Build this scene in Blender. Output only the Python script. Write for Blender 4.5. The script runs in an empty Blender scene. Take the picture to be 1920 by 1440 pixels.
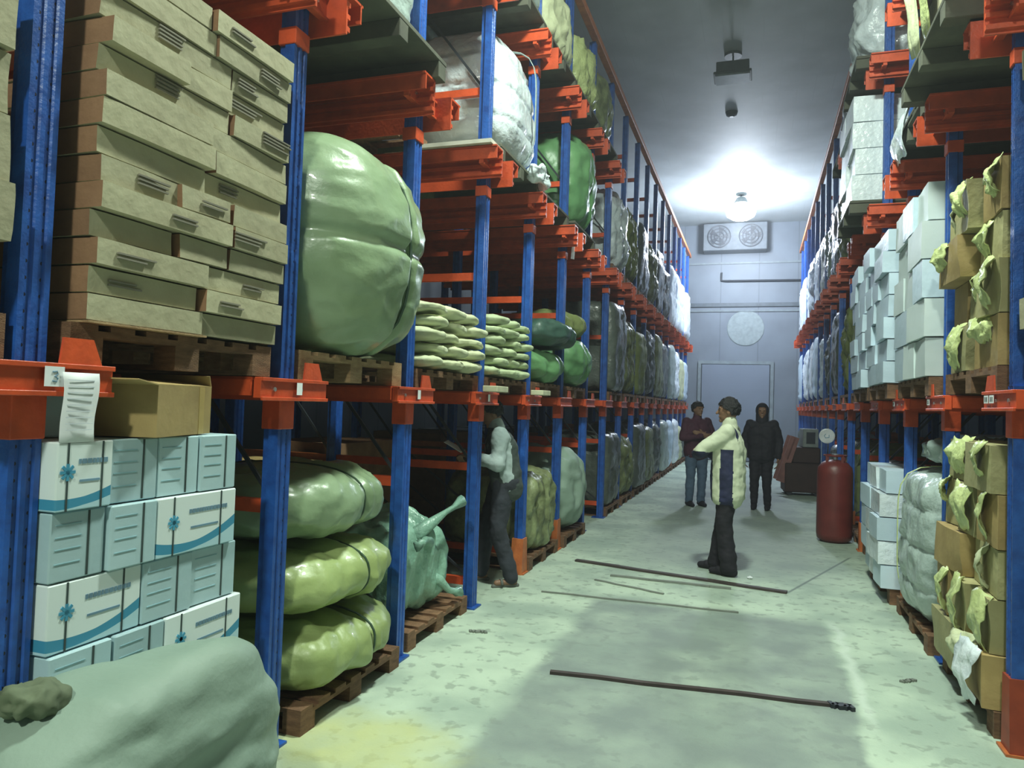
import bpy, bmesh, math, random
from mathutils import Vector, Matrix, noise, Quaternion

sc = bpy.context.scene
COL = sc.collection
PI = math.pi

# ---------------------------------------------------------------- camera
F = 1368.218
YAW, PITCH, ROLL = 0.3232, 0.03529, -0.03204
fwd = Vector((-math.sin(YAW) * math.cos(PITCH), math.cos(YAW) * math.cos(PITCH), math.sin(PITCH)))
rt = fwd.cross(Vector((0, 0, 1))).normalized()
up = rt.cross(fwd)
R_ = rt * math.cos(ROLL) - up * math.sin(ROLL)
U_ = up * math.cos(ROLL) + rt * math.sin(ROLL)
cam = bpy.data.cameras.new('camera')
cam.sensor_width = 36.0
cam.lens = F / 1920 * 36.0
cam.shift_x = -0.568 / 1920
cam.shift_y = -12.93 / 1920
cam.clip_start = 0.05
co = bpy.data.objects.new('camera', cam)
COL.objects.link(co)
M = Matrix((R_, U_, -fwd)).transposed().to_4x4()
M.translation = Vector((0, 0, 1.6))
co.matrix_world = M
sc.camera = co

# ---------------------------------------------------------------- light and exposure
sc.view_settings.view_transform = 'Standard'
sc.view_settings.look = 'None'
sc.view_settings.exposure = 0.0
sc.view_settings.gamma = 1.0
sc.view_settings.use_curve_mapping = False
w = bpy.data.worlds.new('world'); sc.world = w; w.use_nodes = True
w.node_tree.nodes['Background'].inputs[0].default_value = (0.5, 0.58, 0.55, 1)
w.node_tree.nodes['Background'].inputs[1].default_value = 0.05
# thin cold mist that fills the whole hall
vol = w.node_tree.nodes.new('ShaderNodeVolumeScatter'); vol.inputs['Density'].default_value = 0.0045; vol.inputs['Anisotropy'].default_value = 0.5; vol.inputs['Color'].default_value = (0.9, 0.95, 1, 1)
w.node_tree.links.new(vol.outputs[0], w.node_tree.nodes['World Output'].inputs['Volume'])
sc.cycles.max_bounces = 5
sc.cycles.diffuse_bounces = 4
sc.cycles.volume_bounces = 0
sc.cycles.use_adaptive_sampling = True
sc.cycles.adaptive_threshold = 0.02
sc.cycles.sample_clamp_indirect = 8.0

CEIL = 7.5
# (x, y, power, colour, lit) of the high bay lamps in a row down the aisle
LAMPS = [(-0.35, -3.6, 560, (0.90, 1.0, 0.85)), (-0.38, 4.1, 430, (0.86, 1.0, 0.86)), (-0.47, 12.4, 0, None), (-0.49, 20.6, 820, (0.78, 0.88, 1.0))]  # first one is unseen, added behind the camera for frontal light

# ---------------------------------------------------------------- materials
MATS = {}
def mat(name, col, rough=0.6, col2=None, ns=8.0, bump=0.0, bs=20.0, metal=0.0, amt=0.5, coat=0.0, spec=0.5, sheen=0.0, stretch=(1, 1, 1), coord='Object', emit=0.0, sss=0.0):
    if name in MATS: return MATS[name]
    m = bpy.data.materials.new(name); m.use_nodes = True
    nt = m.node_tree; b = nt.nodes['Principled BSDF']
    b.inputs['Roughness'].default_value = rough
    b.inputs['Metallic'].default_value = metal
    b.inputs['Specular IOR Level'].default_value = spec
    b.inputs['Coat Weight'].default_value = coat
    tc = nt.nodes.new('ShaderNodeTexCoord'); mp = nt.nodes.new('ShaderNodeMapping')
    mp.inputs['Scale'].default_value = stretch
    nt.links.new(tc.outputs[coord], mp.inputs[0])
    if col2 is None: col2 = tuple(c * 0.72 for c in col)
    n = nt.nodes.new('ShaderNodeTexNoise'); n.inputs['Scale'].default_value = ns; n.inputs['Detail'].default_value = 5
    nt.links.new(mp.outputs[0], n.inputs['Vector'])
    r = nt.nodes.new('ShaderNodeValToRGB')
    r.color_ramp.elements[0].position = 0.5 - amt * 0.4; r.color_ramp.elements[1].position = 0.5 + amt * 0.4
    r.color_ramp.elements[0].color = (*col2, 1); r.color_ramp.elements[1].color = (*col, 1)
    nt.links.new(n.outputs['Fac'], r.inputs[0])
    # a slight tone of its own for every object
    oi = nt.nodes.new('ShaderNodeObjectInfo')
    hs = nt.nodes.new('ShaderNodeHueSaturation')
    mr = nt.nodes.new('ShaderNodeMapRange'); mr.inputs[3].default_value = 0.86; mr.inputs[4].default_value = 1.12
    nt.links.new(oi.outputs['Random'], mr.inputs[0]); nt.links.new(mr.outputs[0], hs.inputs['Value'])
    nt.links.new(r.outputs[0], hs.inputs['Color'])
    nt.links.new(hs.outputs[0], b.inputs['Base Color'])
    if bump:
        n2 = nt.nodes.new('ShaderNodeTexNoise'); n2.inputs['Scale'].default_value = bs; n2.inputs['Detail'].default_value = 4
        nt.links.new(mp.outputs[0], n2.inputs['Vector'])
        bp = nt.nodes.new('ShaderNodeBump'); bp.inputs['Strength'].default_value = bump; bp.inputs['Distance'].default_value = 0.02
        nt.links.new(n2.outputs['Fac'], bp.inputs['Height']); nt.links.new(bp.outputs[0], b.inputs['Normal'])
    MATS[name] = m
    return m

BLUE = mat('blue_paint', (0.022, 0.115, 0.46), 0.38, (0.010, 0.052, 0.25), 14, 0.15, 60, amt=0.6)
ORANGE = mat('orange_paint', (0.68, 0.090, 0.024), 0.42, (0.42, 0.055, 0.016), 9, 0.1, 50, amt=0.6)
ORANGE2 = mat('weathered_orange_paint', (0.62, 0.19, 0.055), 0.5, (0.38, 0.085, 0.025), 11, 0.1, 50, amt=0.7)
STEEL = mat('galvanised_steel', (0.36, 0.38, 0.39), 0.4, (0.22, 0.23, 0.24), 10, 0.1, 40, metal=0.7)
DARK = mat('dark_metal', (0.03, 0.035, 0.045), 0.5)
BOLT = mat('bright_zinc', (0.75, 0.78, 0.78), 0.28, metal=0.9)
CARTON = mat('sand_cardboard', (0.44, 0.42, 0.28), 0.8, (0.31, 0.28, 0.18), 5, 0.2, 26, amt=0.7)
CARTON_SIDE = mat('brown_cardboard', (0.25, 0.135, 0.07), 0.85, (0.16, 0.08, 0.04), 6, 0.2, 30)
KRAFT = mat('kraft_cardboard', (0.43, 0.31, 0.125), 0.75, (0.31, 0.215, 0.085), 6, 0.15, 22)
KRAFT_DARK = mat('dark_kraft_cardboard', (0.20, 0.13, 0.06), 0.85)  # darker kraft tone, middle layer of the large tan cartons
OCHRE = mat('ochre_carton', (0.46, 0.43, 0.22), 0.7, (0.30, 0.27, 0.12), 5, 0.25, 18, amt=0.8)
FILM_YEL = mat('yellow_green_film', (0.62, 0.70, 0.34), 0.35, (0.44, 0.50, 0.20), 7, 0.6, 24, amt=0.8)
WOOD = mat('pallet_wood', (0.235, 0.125, 0.065), 0.85, (0.12, 0.06, 0.03), 5, 0.4, 34, stretch=(3, 3, 12))
WOOD_PALE = mat('pale_pallet_wood', (0.40, 0.27, 0.14), 0.8, (0.25, 0.15, 0.07), 5, 0.4, 34, stretch=(3, 3, 12))
PLYDARK = mat('moss_grey_board', (0.115, 0.12, 0.085), 0.85, (0.06, 0.06, 0.045), 4, 0.2, 12)
PALEBLUE = mat('pale_blue_carton', (0.44, 0.59, 0.63), 0.6, (0.35, 0.50, 0.55), 5, 0.1, 16, amt=0.8)
PRINTBLUE = mat('blue_print', (0.045, 0.24, 0.38), 0.6, (0.06, 0.29, 0.43), 14)
PRINTGREY = mat('grey_blue_print', (0.16, 0.28, 0.38), 0.7)
WHITECARD = mat('white_carton', (0.66, 0.74, 0.74), 0.55, (0.56, 0.65, 0.66), 5, 0.08, 16, amt=0.8)
STRAP = mat('dark_strap', (0.035, 0.055, 0.055), 0.6)
STRAPG = mat('green_strap', (0.03, 0.07, 0.035), 0.6)
BALE = mat('green_woven_plastic', (0.29, 0.395, 0.25), 0.36, (0.21, 0.30, 0.155), 2.2, 0.25, 14, coat=0.25, amt=0.7)
BALE2 = mat('olive_woven_plastic', (0.34, 0.43, 0.17), 0.42, (0.22, 0.27, 0.10), 2.4, 0.3, 14, coat=0.15, amt=0.7)
BAG = mat('grey_green_sack_cloth', (0.29, 0.385, 0.32), 0.6, (0.215, 0.30, 0.245), 2.5, 0.12, 45, amt=0.7)
DKGREEN = mat('dark_green_tarpaulin', (0.05, 0.11, 0.085), 0.4, (0.025, 0.05, 0.04), 5, 0.3, 15)
BRGREEN = mat('bright_green_plastic', (0.16, 0.34, 0.15), 0.38, (0.10, 0.24, 0.10), 3, 0.3, 12)
TEALPL = mat('sea_green_film', (0.30, 0.50, 0.40), 0.3, (0.17, 0.32, 0.25), 5, 0.6, 22, amt=0.8)
SACK = mat('cream_paper_sack', (0.62, 0.66, 0.43), 0.65, (0.47, 0.50, 0.31), 5, 0.4, 16, amt=0.8)
SACK2 = mat('green_cream_sack', (0.50, 0.58, 0.36), 0.65, (0.37, 0.44, 0.26), 5, 0.4, 16, amt=0.8)
WRAP_W = mat('white_stretch_film', (0.80, 0.86, 0.90), 0.25, (0.62, 0.70, 0.76), 4, 0.6, 18, coat=0.3, amt=0.7)
WRAP_B = mat('bluish_white_carton', (0.62, 0.74, 0.84), 0.42, (0.50, 0.63, 0.74), 4, 0.15, 16, amt=0.7)
WRAP_G = mat('milky_grey_film', (0.42, 0.50, 0.48), 0.3, (0.28, 0.35, 0.33), 4, 0.6, 18, coat=0.3, amt=0.8)
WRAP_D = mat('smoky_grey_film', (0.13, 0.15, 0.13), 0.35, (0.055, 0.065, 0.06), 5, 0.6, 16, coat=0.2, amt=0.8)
OLIVE = mat('olive_cloth', (0.24, 0.29, 0.10), 0.6, (0.14, 0.16, 0.06), 4, 0.5, 16, amt=0.8)
MOTTLE = mat('mottled_olive_film', (0.26, 0.30, 0.15), 0.4, (0.09, 0.10, 0.05), 7, 0.6, 16, amt=0.5)
PAPER = mat('white_paper', (0.85, 0.88, 0.90), 0.7, (0.8, 0.83, 0.86), 6)
RED_CYL = mat('red_brown_paint', (0.20, 0.035, 0.03), 0.42, (0.12, 0.02, 0.018), 6, 0.1, 30, amt=0.8)
PINK = mat('dusty_pink_board', (0.34, 0.15, 0.13), 0.7)
DKBROWN = mat('dark_brown_board', (0.055, 0.025, 0.02), 0.7)
SKIN = mat('skin', (0.28, 0.15, 0.09), 0.55)
HAIR = mat('black_hair', (0.012, 0.010, 0.012), 0.6, bump=0.6, bs=120)
CREAM = mat('cream_jacket_cloth', (0.66, 0.70, 0.52), 0.8, (0.56, 0.60, 0.43), 5, 0.3, 14)
NAVY = mat('navy_cloth', (0.018, 0.022, 0.075), 0.75, (0.010, 0.012, 0.04), 6, 0.2, 20)
BLACKC = mat('black_cloth', (0.014, 0.012, 0.020), 0.8, (0.008, 0.007, 0.012), 6, 0.3, 16)
MAROON = mat('maroon_cloth', (0.085, 0.022, 0.045), 0.8, (0.05, 0.012, 0.028), 6, 0.3, 16)
JEANS = mat('washed_blue_denim', (0.10, 0.155, 0.24), 0.85, (0.07, 0.11, 0.18), 8, 0.2, 30)
GREYC = mat('pale_grey_cloth', (0.36, 0.43, 0.43), 0.85, (0.24, 0.30, 0.30), 6, 0.4, 14)
VEST = mat('charcoal_vest_cloth', (0.055, 0.07, 0.065), 0.85, (0.03, 0.04, 0.038), 6, 0.4, 14)
TROUS = mat('charcoal_trouser_cloth', (0.035, 0.04, 0.055), 0.85, (0.02, 0.022, 0.03), 6, 0.4, 14)
YELLOW = mat('yellow_sole', (0.55, 0.60, 0.10), 0.6)
STRIP = mat('dark_wood_strip', (0.075, 0.055, 0.05), 0.7, (0.04, 0.03, 0.028), 8)
STRIP2 = mat('faded_wood_strip', (0.20, 0.22, 0.19), 0.8)
DOORM = mat('cold_store_door_panel', (0.215, 0.25, 0.315), 0.5, (0.20, 0.235, 0.295), 2)
LAMPBODY = mat('lamp_housing', (0.06, 0.075, 0.07), 0.5)

def emis(name, col, s):
    m = bpy.data.materials.new(name); m.use_nodes = True
    b = m.node_tree.nodes['Principled BSDF']
    b.inputs['Base Color'].default_value = (*col, 1)
    b.inputs['Emission Color'].default_value = (*col, 1)
    b.inputs['Emission Strength'].default_value = s
    return m

# printed white carton: a blue swoosh that belongs to the print
def swoosh_mat():
    m = bpy.data.materials.new('white_carton_with_blue_swoosh'); m.use_nodes = True
    nt = m.node_tree; b = nt.nodes['Principled BSDF']; b.inputs['Roughness'].default_value = 0.55
    tc = nt.nodes.new('ShaderNodeTexCoord'); sp = nt.nodes.new('ShaderNodeSeparateXYZ')
    nt.links.new(tc.outputs['Object'], sp.inputs[0])
    def mth(op, a, bb=None, clamp=False):
        n = nt.nodes.new('ShaderNodeMath'); n.operation = op; n.use_clamp = clamp
        for i, v in enumerate((a, bb)):
            if v is None: continue
            if isinstance(v, (int, float)): n.inputs[i].default_value = v
            else: nt.links.new(v, n.inputs[i])
        return n.outputs[0]
    y = sp.outputs['Y']; z = sp.outputs['Z']
    # curve low in the middle-left, rising to the right
    c = mth('MULTIPLY', mth('MULTIPLY', mth('ADD', y, 0.08), mth('ADD', y, 0.08)), 0.9)
    lo = mth('SUBTRACT', z, mth('ADD', c, 0.022))
    half = mth('ADD', 0.013, mth('MULTIPLY', mth('ABSOLUTE', y), 0.03))
    band = mth('LESS_THAN', mth('ABSOLUTE', lo), half)
    under = mth('LESS_THAN', lo, 0.0)
    mx = nt.nodes.new('ShaderNodeMix'); mx.data_type = 'RGBA'
    mx.inputs['A'].default_value = (0.68, 0.76, 0.76, 1); mx.inputs['B'].default_value = (0.42, 0.62, 0.70, 1)
    nt.links.new(under, mx.inputs['Factor'])
    m2 = nt.nodes.new('ShaderNodeMix'); m2.data_type = 'RGBA'
    nt.links.new(mx.outputs['Result'], m2.inputs['A']); m2.inputs['B'].default_value = (0.045, 0.25, 0.40, 1)
    nt.links.new(band, m2.inputs['Factor']); nt.links.new(m2.outputs['Result'], b.inputs['Base Color'])
    return m
SWOOSH = swoosh_mat()

def post_mat():
    # blue paint with the row of punched holes of a rack upright
    m = BLUE.copy(); m.name = 'blue_paint_with_punched_holes'
    nt = m.node_tree; b = nt.nodes['Principled BSDF']
    tc = nt.nodes.new('ShaderNodeTexCoord'); sp = nt.nodes.new('ShaderNodeSeparateXYZ')
    nt.links.new(tc.outputs['Object'], sp.inputs[0])
    def mth(op, a, bb=None):
        n = nt.nodes.new('ShaderNodeMath'); n.operation = op
        for i, v in enumerate((a, bb)):
            if v is None: continue
            if isinstance(v, (int, float)): n.inputs[i].default_value = v
            else: nt.links.new(v, n.inputs[i])
        return n.outputs[0]
    fz = mth('SUBTRACT', mth('FRACT', mth('MULTIPLY', sp.outputs['Z'], 20.0)), 0.5)
    dz = mth('MULTIPLY', fz, 0.05)
    dy = mth('SUBTRACT', mth('ABSOLUTE', sp.outputs['Y']), 0.026)
    d = mth('SQRT', mth('ADD', mth('MULTIPLY', dz, dz), mth('MULTIPLY', dy, dy)))
    gn = nt.nodes.new('ShaderNodeNewGeometry'); sn = nt.nodes.new('ShaderNodeSeparateXYZ'); nt.links.new(gn.outputs['Normal'], sn.inputs[0])
    hole = mth('MULTIPLY', mth('LESS_THAN', d, 0.0058), mth('GREATER_THAN', mth('ABSOLUTE', sn.outputs['X']), 0.7))
    src = b.inputs['Base Color'].links[0].from_socket
    mx = nt.nodes.new('ShaderNodeMix'); mx.data_type = 'RGBA'
    nt.links.new(hole, mx.inputs['Factor']); nt.links.new(src, mx.inputs['A']); mx.inputs['B'].default_value = (0.006, 0.01, 0.03, 1)
    nt.links.new(mx.outputs['Result'], b.inputs['Base Color'])
    return m
POSTM = post_mat()

# ---------------------------------------------------------------- helpers
def box(bm, x0, x1, y0, y1, z0, z1, mi=0):
    vs = [bm.verts.new((x, y, z)) for x in (x0, x1) for y in (y0, y1) for z in (z0, z1)]
    fs = []
    for q in ((0, 1, 3, 2), (4, 6, 7, 5), (0, 4, 5, 1), (2, 3, 7, 6), (0, 2, 6, 4), (1, 5, 7, 3)):
        f = bm.faces.new([vs[i] for i in q]); f.material_index = mi; fs.append(f)
    return vs, fs

def bar(bm, a, b, w, h=None, mi=0):
    """square bar between two points"""
    a = Vector(a); b = Vector(b); h = h or w
    d = (b - a).normalized()
    s = d.cross(Vector((0, 0, 1)))
    if s.length < 1e-4: s = Vector((1, 0, 0))
    s.normalize(); t = s.cross(d)
    vs = [bm.verts.new(p + s * (w / 2 * i) + t * (h / 2 * j)) for p in (a, b) for i, j in ((-1, -1), (1, -1), (1, 1), (-1, 1))]
    for q in ((0, 1, 2, 3), (7, 6, 5, 4), (0, 4, 5, 1), (1, 5, 6, 2), (2, 6, 7, 3), (3, 7, 4, 0)):
        bm.faces.new([vs[i] for i in q]).material_index = mi

def tube(bm, pts, r, n=8, mi=0):
    prev = None
    pts = [Vector(p) for p in pts]
    for i, p in enumerate(pts):
        d = (pts[min(i + 1, len(pts) - 1)] - pts[max(i - 1, 0)]).normalized()
        s = d.cross(Vector((0.13, 0.2, 1)));
        if s.length < 1e-3: s = d.cross(Vector((1, 0, 0)))
        s.normalize(); t = s.cross(d)
        rr = r[i] if isinstance(r, (list, tuple)) else r
        ring = [bm.verts.new(p + (s * math.cos(2 * PI * k / n) + t * math.sin(2 * PI * k / n)) * rr) for k in range(n)]
        if prev:
            for k in range(n): bm.faces.new((prev[k], prev[(k + 1) % n], ring[(k + 1) % n], ring[k])).material_index = mi
        else: bm.faces.new(ring[::-1]).material_index = mi
        prev = ring
    bm.faces.new(prev).material_index = mi

def lathe(bm, prof, n=24, c=(0, 0, 0), mi=0):
    prev = None
    for r, z in prof:
        ring = [bm.verts.new((c[0] + r * math.cos(2 * PI * k / n), c[1] + r * math.sin(2 * PI * k / n), c[2] + z)) for k in range(n)]
        if prev:
            for k in range(n): bm.faces.new((prev[k], prev[(k + 1) % n], ring[(k + 1) % n], ring[k])).material_index = mi
        else: bm.faces.new(ring[::-1]).material_index = mi
        prev = ring
    bm.faces.new(prev).material_index = mi

def prism(bm, poly, z0, z1, mi=0):
    a = [bm.verts.new((x, y, z0)) for x, y in poly]; b = [bm.verts.new((x, y, z1)) for x, y in poly]
    n = len(poly)
    for i in range(n): bm.faces.new((a[i], a[(i + 1) % n], b[(i + 1) % n], b[i])).material_index = mi
    bm.faces.new(a[::-1]); bm.faces.new(b)

def finish(name, bm, mats, parent=None, bevel=0.0, smooth=False, normals=True):
    if normals: bmesh.ops.recalc_face_normals(bm, faces=bm.faces)
    if bevel: bmesh.ops.bevel(bm, geom=list(bm.edges), offset=bevel, segments=1, affect='EDGES', profile=0.6)
    me = bpy.data.meshes.new(name); bm.to_mesh(me); bm.free()
    if not isinstance(mats, (list, tuple)): mats = [mats]
    for m in mats: me.materials.append(m)
    if smooth:
        for p in me.polygons: p.use_smooth = True
    o = bpy.data.objects.new(name, me); COL.objects.link(o)
    if parent is not None: o.parent = parent
    return o

def tag(o, label, cat, group=None, kind=None):
    if label: o['label'] = label
    if cat: o['category'] = cat
    if group: o['group'] = group
    if kind: o['kind'] = kind
    return o
def struct(o, label=None):
    o['kind'] = 'structure'
    if label: o['label'] = label
    return o
def empty(name, loc, rz=0):
    o = bpy.data.objects.new(name, None); COL.objects.link(o); o.location = loc; o.rotation_euler = (0, 0, rz)
    o.empty_display_size = 0.1
    return o
def children(o): return [c for c in o.children]
def copy_tree(o, parent=None):
    c = o.copy(); COL.objects.link(c)
    if parent is not None: c.parent = parent
    for ch in children(o): copy_tree(ch, c)
    return c

ORD = ['first', 'second', 'third', 'fourth', 'fifth', 'sixth', 'seventh', 'eighth', 'ninth', 'tenth', 'eleventh', 'twelfth', 'thirteenth', 'fourteenth', 'fifteenth', 'sixteenth', 'seventeenth', 'eighteenth', 'nineteenth', 'twentieth']

# soft body: superellipsoid of a divided cube with creases, strap grooves and a flat underside
def soft_mesh(name, h, n=4.0, amp=0.03, sc_=2.5, seed=0, straps=(), div=20, flat=0.0, fold=None, layers=0, sag=0.0, pinch=0.0):
    bm = bmesh.new()
    grid = {}
    def P(p):
        x, y, z = p
        s = (abs(x) ** n + abs(y) ** n + abs(z) ** n) ** (1.0 / n)
        return Vector((x / s, y / s, z / s))
    def vert(ix, iy, iz):
        k = (ix, iy, iz)
        if k in grid: return grid[k]
        c = [math.tan((2 * t / div - 1) * PI / 4) for t in k]
        q = P(c)
        o = Vector((seed * 7.31, seed * 3.17, seed * 1.93))
        nrm = Vector((math.copysign(abs(q.x) ** (n - 1), q.x), math.copysign(abs(q.y) ** (n - 1), q.y), math.copysign(abs(q.z) ** (n - 1), q.z))).normalized()
        w = Vector((q.x * h[0], q.y * h[1], q.z * h[2]))
        f = (1, 1, 1) if fold is None else fold
        d = noise.fractal(Vector((w.x * f[0], w.y * f[1], w.z * f[2])) * sc_ + o, 1.0, 2.0, 4) * amp
        d += -abs(noise.noise(Vector((w.x * f[0], w.y * f[1], w.z * f[2])) * sc_ * 2.3 + o)) * amp * 0.9
        if layers:
            ph = (q.z * 0.5 + 0.5) * layers
            g = abs(ph - round(ph))
            d -= max(0, 0.12 - g) * 0.16
        for ax, pos, dep, wid in straps:
            t = abs(q[ax] - pos)
            if t < wid: d -= dep * (math.cos(t / wid * PI) * 0.5 + 0.5)
        w = w + nrm * d
        if pinch:
            e = max(0, abs(q.y) - 0.6) / 0.4
            w.z *= 1 - pinch * e; w.x *= 1 - pinch * 0.4 * e
        if sag: w.z -= sag * (q.y ** 2)
        if flat: w.z = max(w.z, -h[2] * (1 - flat))
        grid[k] = bm.verts.new(w)
        return grid[k]
    for a in range(div):
        for b in range(div):
            for (fn) in (lambda i, j: (i, j, 0), lambda i, j: (i, j, div), lambda i, j: (0, i, j), lambda i, j: (div, i, j), lambda i, j: (i, 0, j), lambda i, j: (i, div, j)):
                vs = [vert(*fn(a, b)), vert(*fn(a + 1, b)), vert(*fn(a + 1, b + 1)), vert(*fn(a, b + 1))]
                try: bm.faces.new(vs)
                except ValueError: pass
    return bm

def soft(name, h, m, parent=None, **k):
    bm = soft_mesh(name, h, **k)
    return finish(name, bm, m, parent, smooth=True)

# ---------------------------------------------------------------- room shell
WX0, WX1, WY0, WY1 = -7.6, 7.0, -6.0, 24.0

def floor_mat():
    m = bpy.data.materials.new('dusty_concrete_floor'); m.use_nodes = True
    nt = m.node_tree; b = nt.nodes['Principled BSDF']; b.inputs['Roughness'].default_value = 0.72
    tc = nt.nodes.new('ShaderNodeTexCoord'); sp = nt.nodes.new('ShaderNodeSeparateXYZ'); nt.links.new(tc.outputs['Object'], sp.inputs[0])
    def mth(op, a, bb=None, clamp=False):
        n = nt.nodes.new('ShaderNodeMath'); n.operation = op; n.use_clamp = clamp
        for i, v in enumerate((a, bb)):
            if v is None: continue
            if isinstance(v, (int, float)): n.inputs[i].default_value = v
            else: nt.links.new(v, n.inputs[i])
        return n.outputs[0]
    def nz(s, d=5, st=(1, 1, 1)):
        mp = nt.nodes.new('ShaderNodeMapping'); mp.inputs['Scale'].default_value = st
        nt.links.new(tc.outputs['Object'], mp.inputs[0])
        n = nt.nodes.new('ShaderNodeTexNoise'); n.inputs['Scale'].default_value = s; n.inputs['Detail'].default_value = d
        nt.links.new(mp.outputs[0], n.inputs[0]); return n.outputs['Fac']
    def mix(f, a, bb):
        n = nt.nodes.new('ShaderNodeMix'); n.data_type = 'RGBA'
        nt.links.new(f, n.inputs['Factor']) if not isinstance(f, float) else None
        for k, v in (('A', a), ('B', bb)):
            if isinstance(v, tuple): n.inputs[k].default_value = (*v, 1)
            else: nt.links.new(v, n.inputs[k])
        return n.outputs['Result']
    def sstep(v, a, bb):
        n = nt.nodes.new('ShaderNodeMapRange'); n.interpolation_type = 'SMOOTHSTEP'
        nt.links.new(v, n.inputs[0]); n.inputs[1].default_value = a; n.inputs[2].default_value = bb; return n.outputs[0]
    X, Y = sp.outputs['X'], sp.outputs['Y']
    wob = mth('MULTIPLY', mth('SUBTRACT', nz(3.2, 8), 0.5), 0.22)
    Xw = mth('ADD', X, wob)
    base = mix(sstep(nz(1.5, 10), 0.34, 0.64), (0.31, 0.39, 0.325), (0.49, 0.59, 0.47))
    base = mix(mth('MULTIPLY', sstep(nz(11, 10), 0.55, 0.64), 0.6), base, (0.22, 0.265, 0.22))
    # worn slab in the near part of the aisle
    inx = mth('MULTIPLY', sstep(Xw, -1.30, -1.16), mth('SUBTRACT', 1.0, sstep(Xw, 0.50, 0.57)))
    iny = mth('SUBTRACT', 1.0, sstep(mth('ADD', Y, wob), 5.9, 6.3))
    slab = mth('MULTIPLY', mth('MULTIPLY', inx, iny), mth('ADD', 0.05, mth('MULTIPLY', nz(2.6, 8), 1.5), True))
    base = mix(slab, base, (0.20, 0.24, 0.225))
    # pale dust line at the slab edge
    ln = mth('MULTIPLY', mth('SUBTRACT', 1.0, sstep(mth('ABSOLUTE', mth('SUBTRACT', Xw, 0.60)), 0.0, 0.06)), mth('MULTIPLY', iny, sstep(Y, 4.0, 4.5)))
    base = mix(mth('MULTIPLY', ln, 0.6), base, (0.60, 0.68, 0.60))
    # grey trodden track further down
    tr = mth('MULTIPLY', mth('MULTIPLY', sstep(Xw, -1.6, -1.0), mth('SUBTRACT', 1.0, sstep(Xw, 0.4, 1.0))), sstep(Y, 6.8, 8.2))
    base = mix(mth('MULTIPLY', tr, mth('ADD', 0.35, mth('MULTIPLY', nz(1.7, 5), 0.6))), base, (0.25, 0.29, 0.28))
    # yellow powder by the left rack
    dx = mth('MULTIPLY', mth('ADD', X, 1.72), 1.35); dy = mth('MULTIPLY', mth('SUBTRACT', Y, 3.05), 1.9)
    sp2 = mth('SUBTRACT', 1.0, sstep(mth('ADD', mth('SQRT', mth('ADD', mth('MULTIPLY', dx, dx), mth('MULTIPLY', dy, dy))), mth('MULTIPLY', nz(6), 0.5)), 0.55, 1.15))
    base = mix(mth('MULTIPLY', sp2, mth('ADD', 0.15, mth('MULTIPLY', nz(5, 6), 0.75))), base, (0.55, 0.56, 0.20))
    # dark joint crack on the right, (0.29,6.95) to (1.0,8.9)
    t = mth('SUBTRACT', mth('SUBTRACT', X, 0.29), mth('MULTIPLY', mth('SUBTRACT', Y, 6.95), 0.364))
    cr = mth('MULTIPLY', mth('SUBTRACT', 1.0, sstep(mth('ABSOLUTE', t), 0.004, 0.022)), mth('MULTIPLY', sstep(Y, 6.9, 7.0), mth('SUBTRACT', 1.0, sstep(Y, 8.9, 9.0))))
    base = mix(mth('MULTIPLY', cr, 0.75), base, (0.10, 0.13, 0.13))
    nt.links.new(base, b.inputs['Base Color'])
    bp = nt.nodes.new('ShaderNodeBump'); bp.inputs['Strength'].default_value = 0.3; bp.inputs['Distance'].default_value = 0.01
    nt.links.new(nz(60, 4), bp.inputs['Height']); nt.links.new(bp.outputs[0], b.inputs['Normal'])
    return m

def panel_mat(name, c, period, axis, dark=0.75, rough=0.5):
    m = bpy.data.materials.new(name); m.use_nodes = True
    nt = m.node_tree; b = nt.nodes['Principled BSDF']; b.inputs['Roughness'].default_value = rough
    tc = nt.nodes.new('ShaderNodeTexCoord'); sp = nt.nodes.new('ShaderNodeSeparateXYZ'); nt.links.new(tc.outputs['Object'], sp.inputs[0])
    a = nt.nodes.new('ShaderNodeMath'); a.operation = 'MULTIPLY'; a.inputs[1].default_value = 1 / period; nt.links.new(sp.outputs[axis], a.inputs[0])
    f = nt.nodes.new('ShaderNodeMath'); f.operation = 'FRACT'; nt.links.new(a.outputs[0], f.inputs[0])
    l = nt.nodes.new('ShaderNodeMath'); l.operation = 'LESS_THAN'; l.inputs[1].default_value = 0.03; nt.links.new(f.outputs[0], l.inputs[0])
    n = nt.nodes.new('ShaderNodeTexNoise'); n.inputs['Scale'].default_value = 1.3; n.inputs['Detail'].default_value = 6
    nt.links.new(tc.outputs['Object'], n.inputs[0])
    r = nt.nodes.new('ShaderNodeValToRGB'); r.color_ramp.elements[0].color = (*[v * 0.82 for v in c], 1); r.color_ramp.elements[1].color = (*c, 1)
    r.color_ramp.elements[0].position = 0.35; r.color_ramp.elements[1].position = 0.65
    nt.links.new(n.outputs['Fac'], r.inputs[0])
    mx = nt.nodes.new('ShaderNodeMix'); mx.data_type = 'RGBA'; nt.links.new(l.outputs[0], mx.inputs['Factor'])
    nt.links.new(r.outputs[0], mx.inputs['A']); mx.inputs['B'].default_value = (*[v * dark for v in c], 1)
    nt.links.new(mx.outputs['Result'], b.inputs['Base Color'])
    return m

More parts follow.
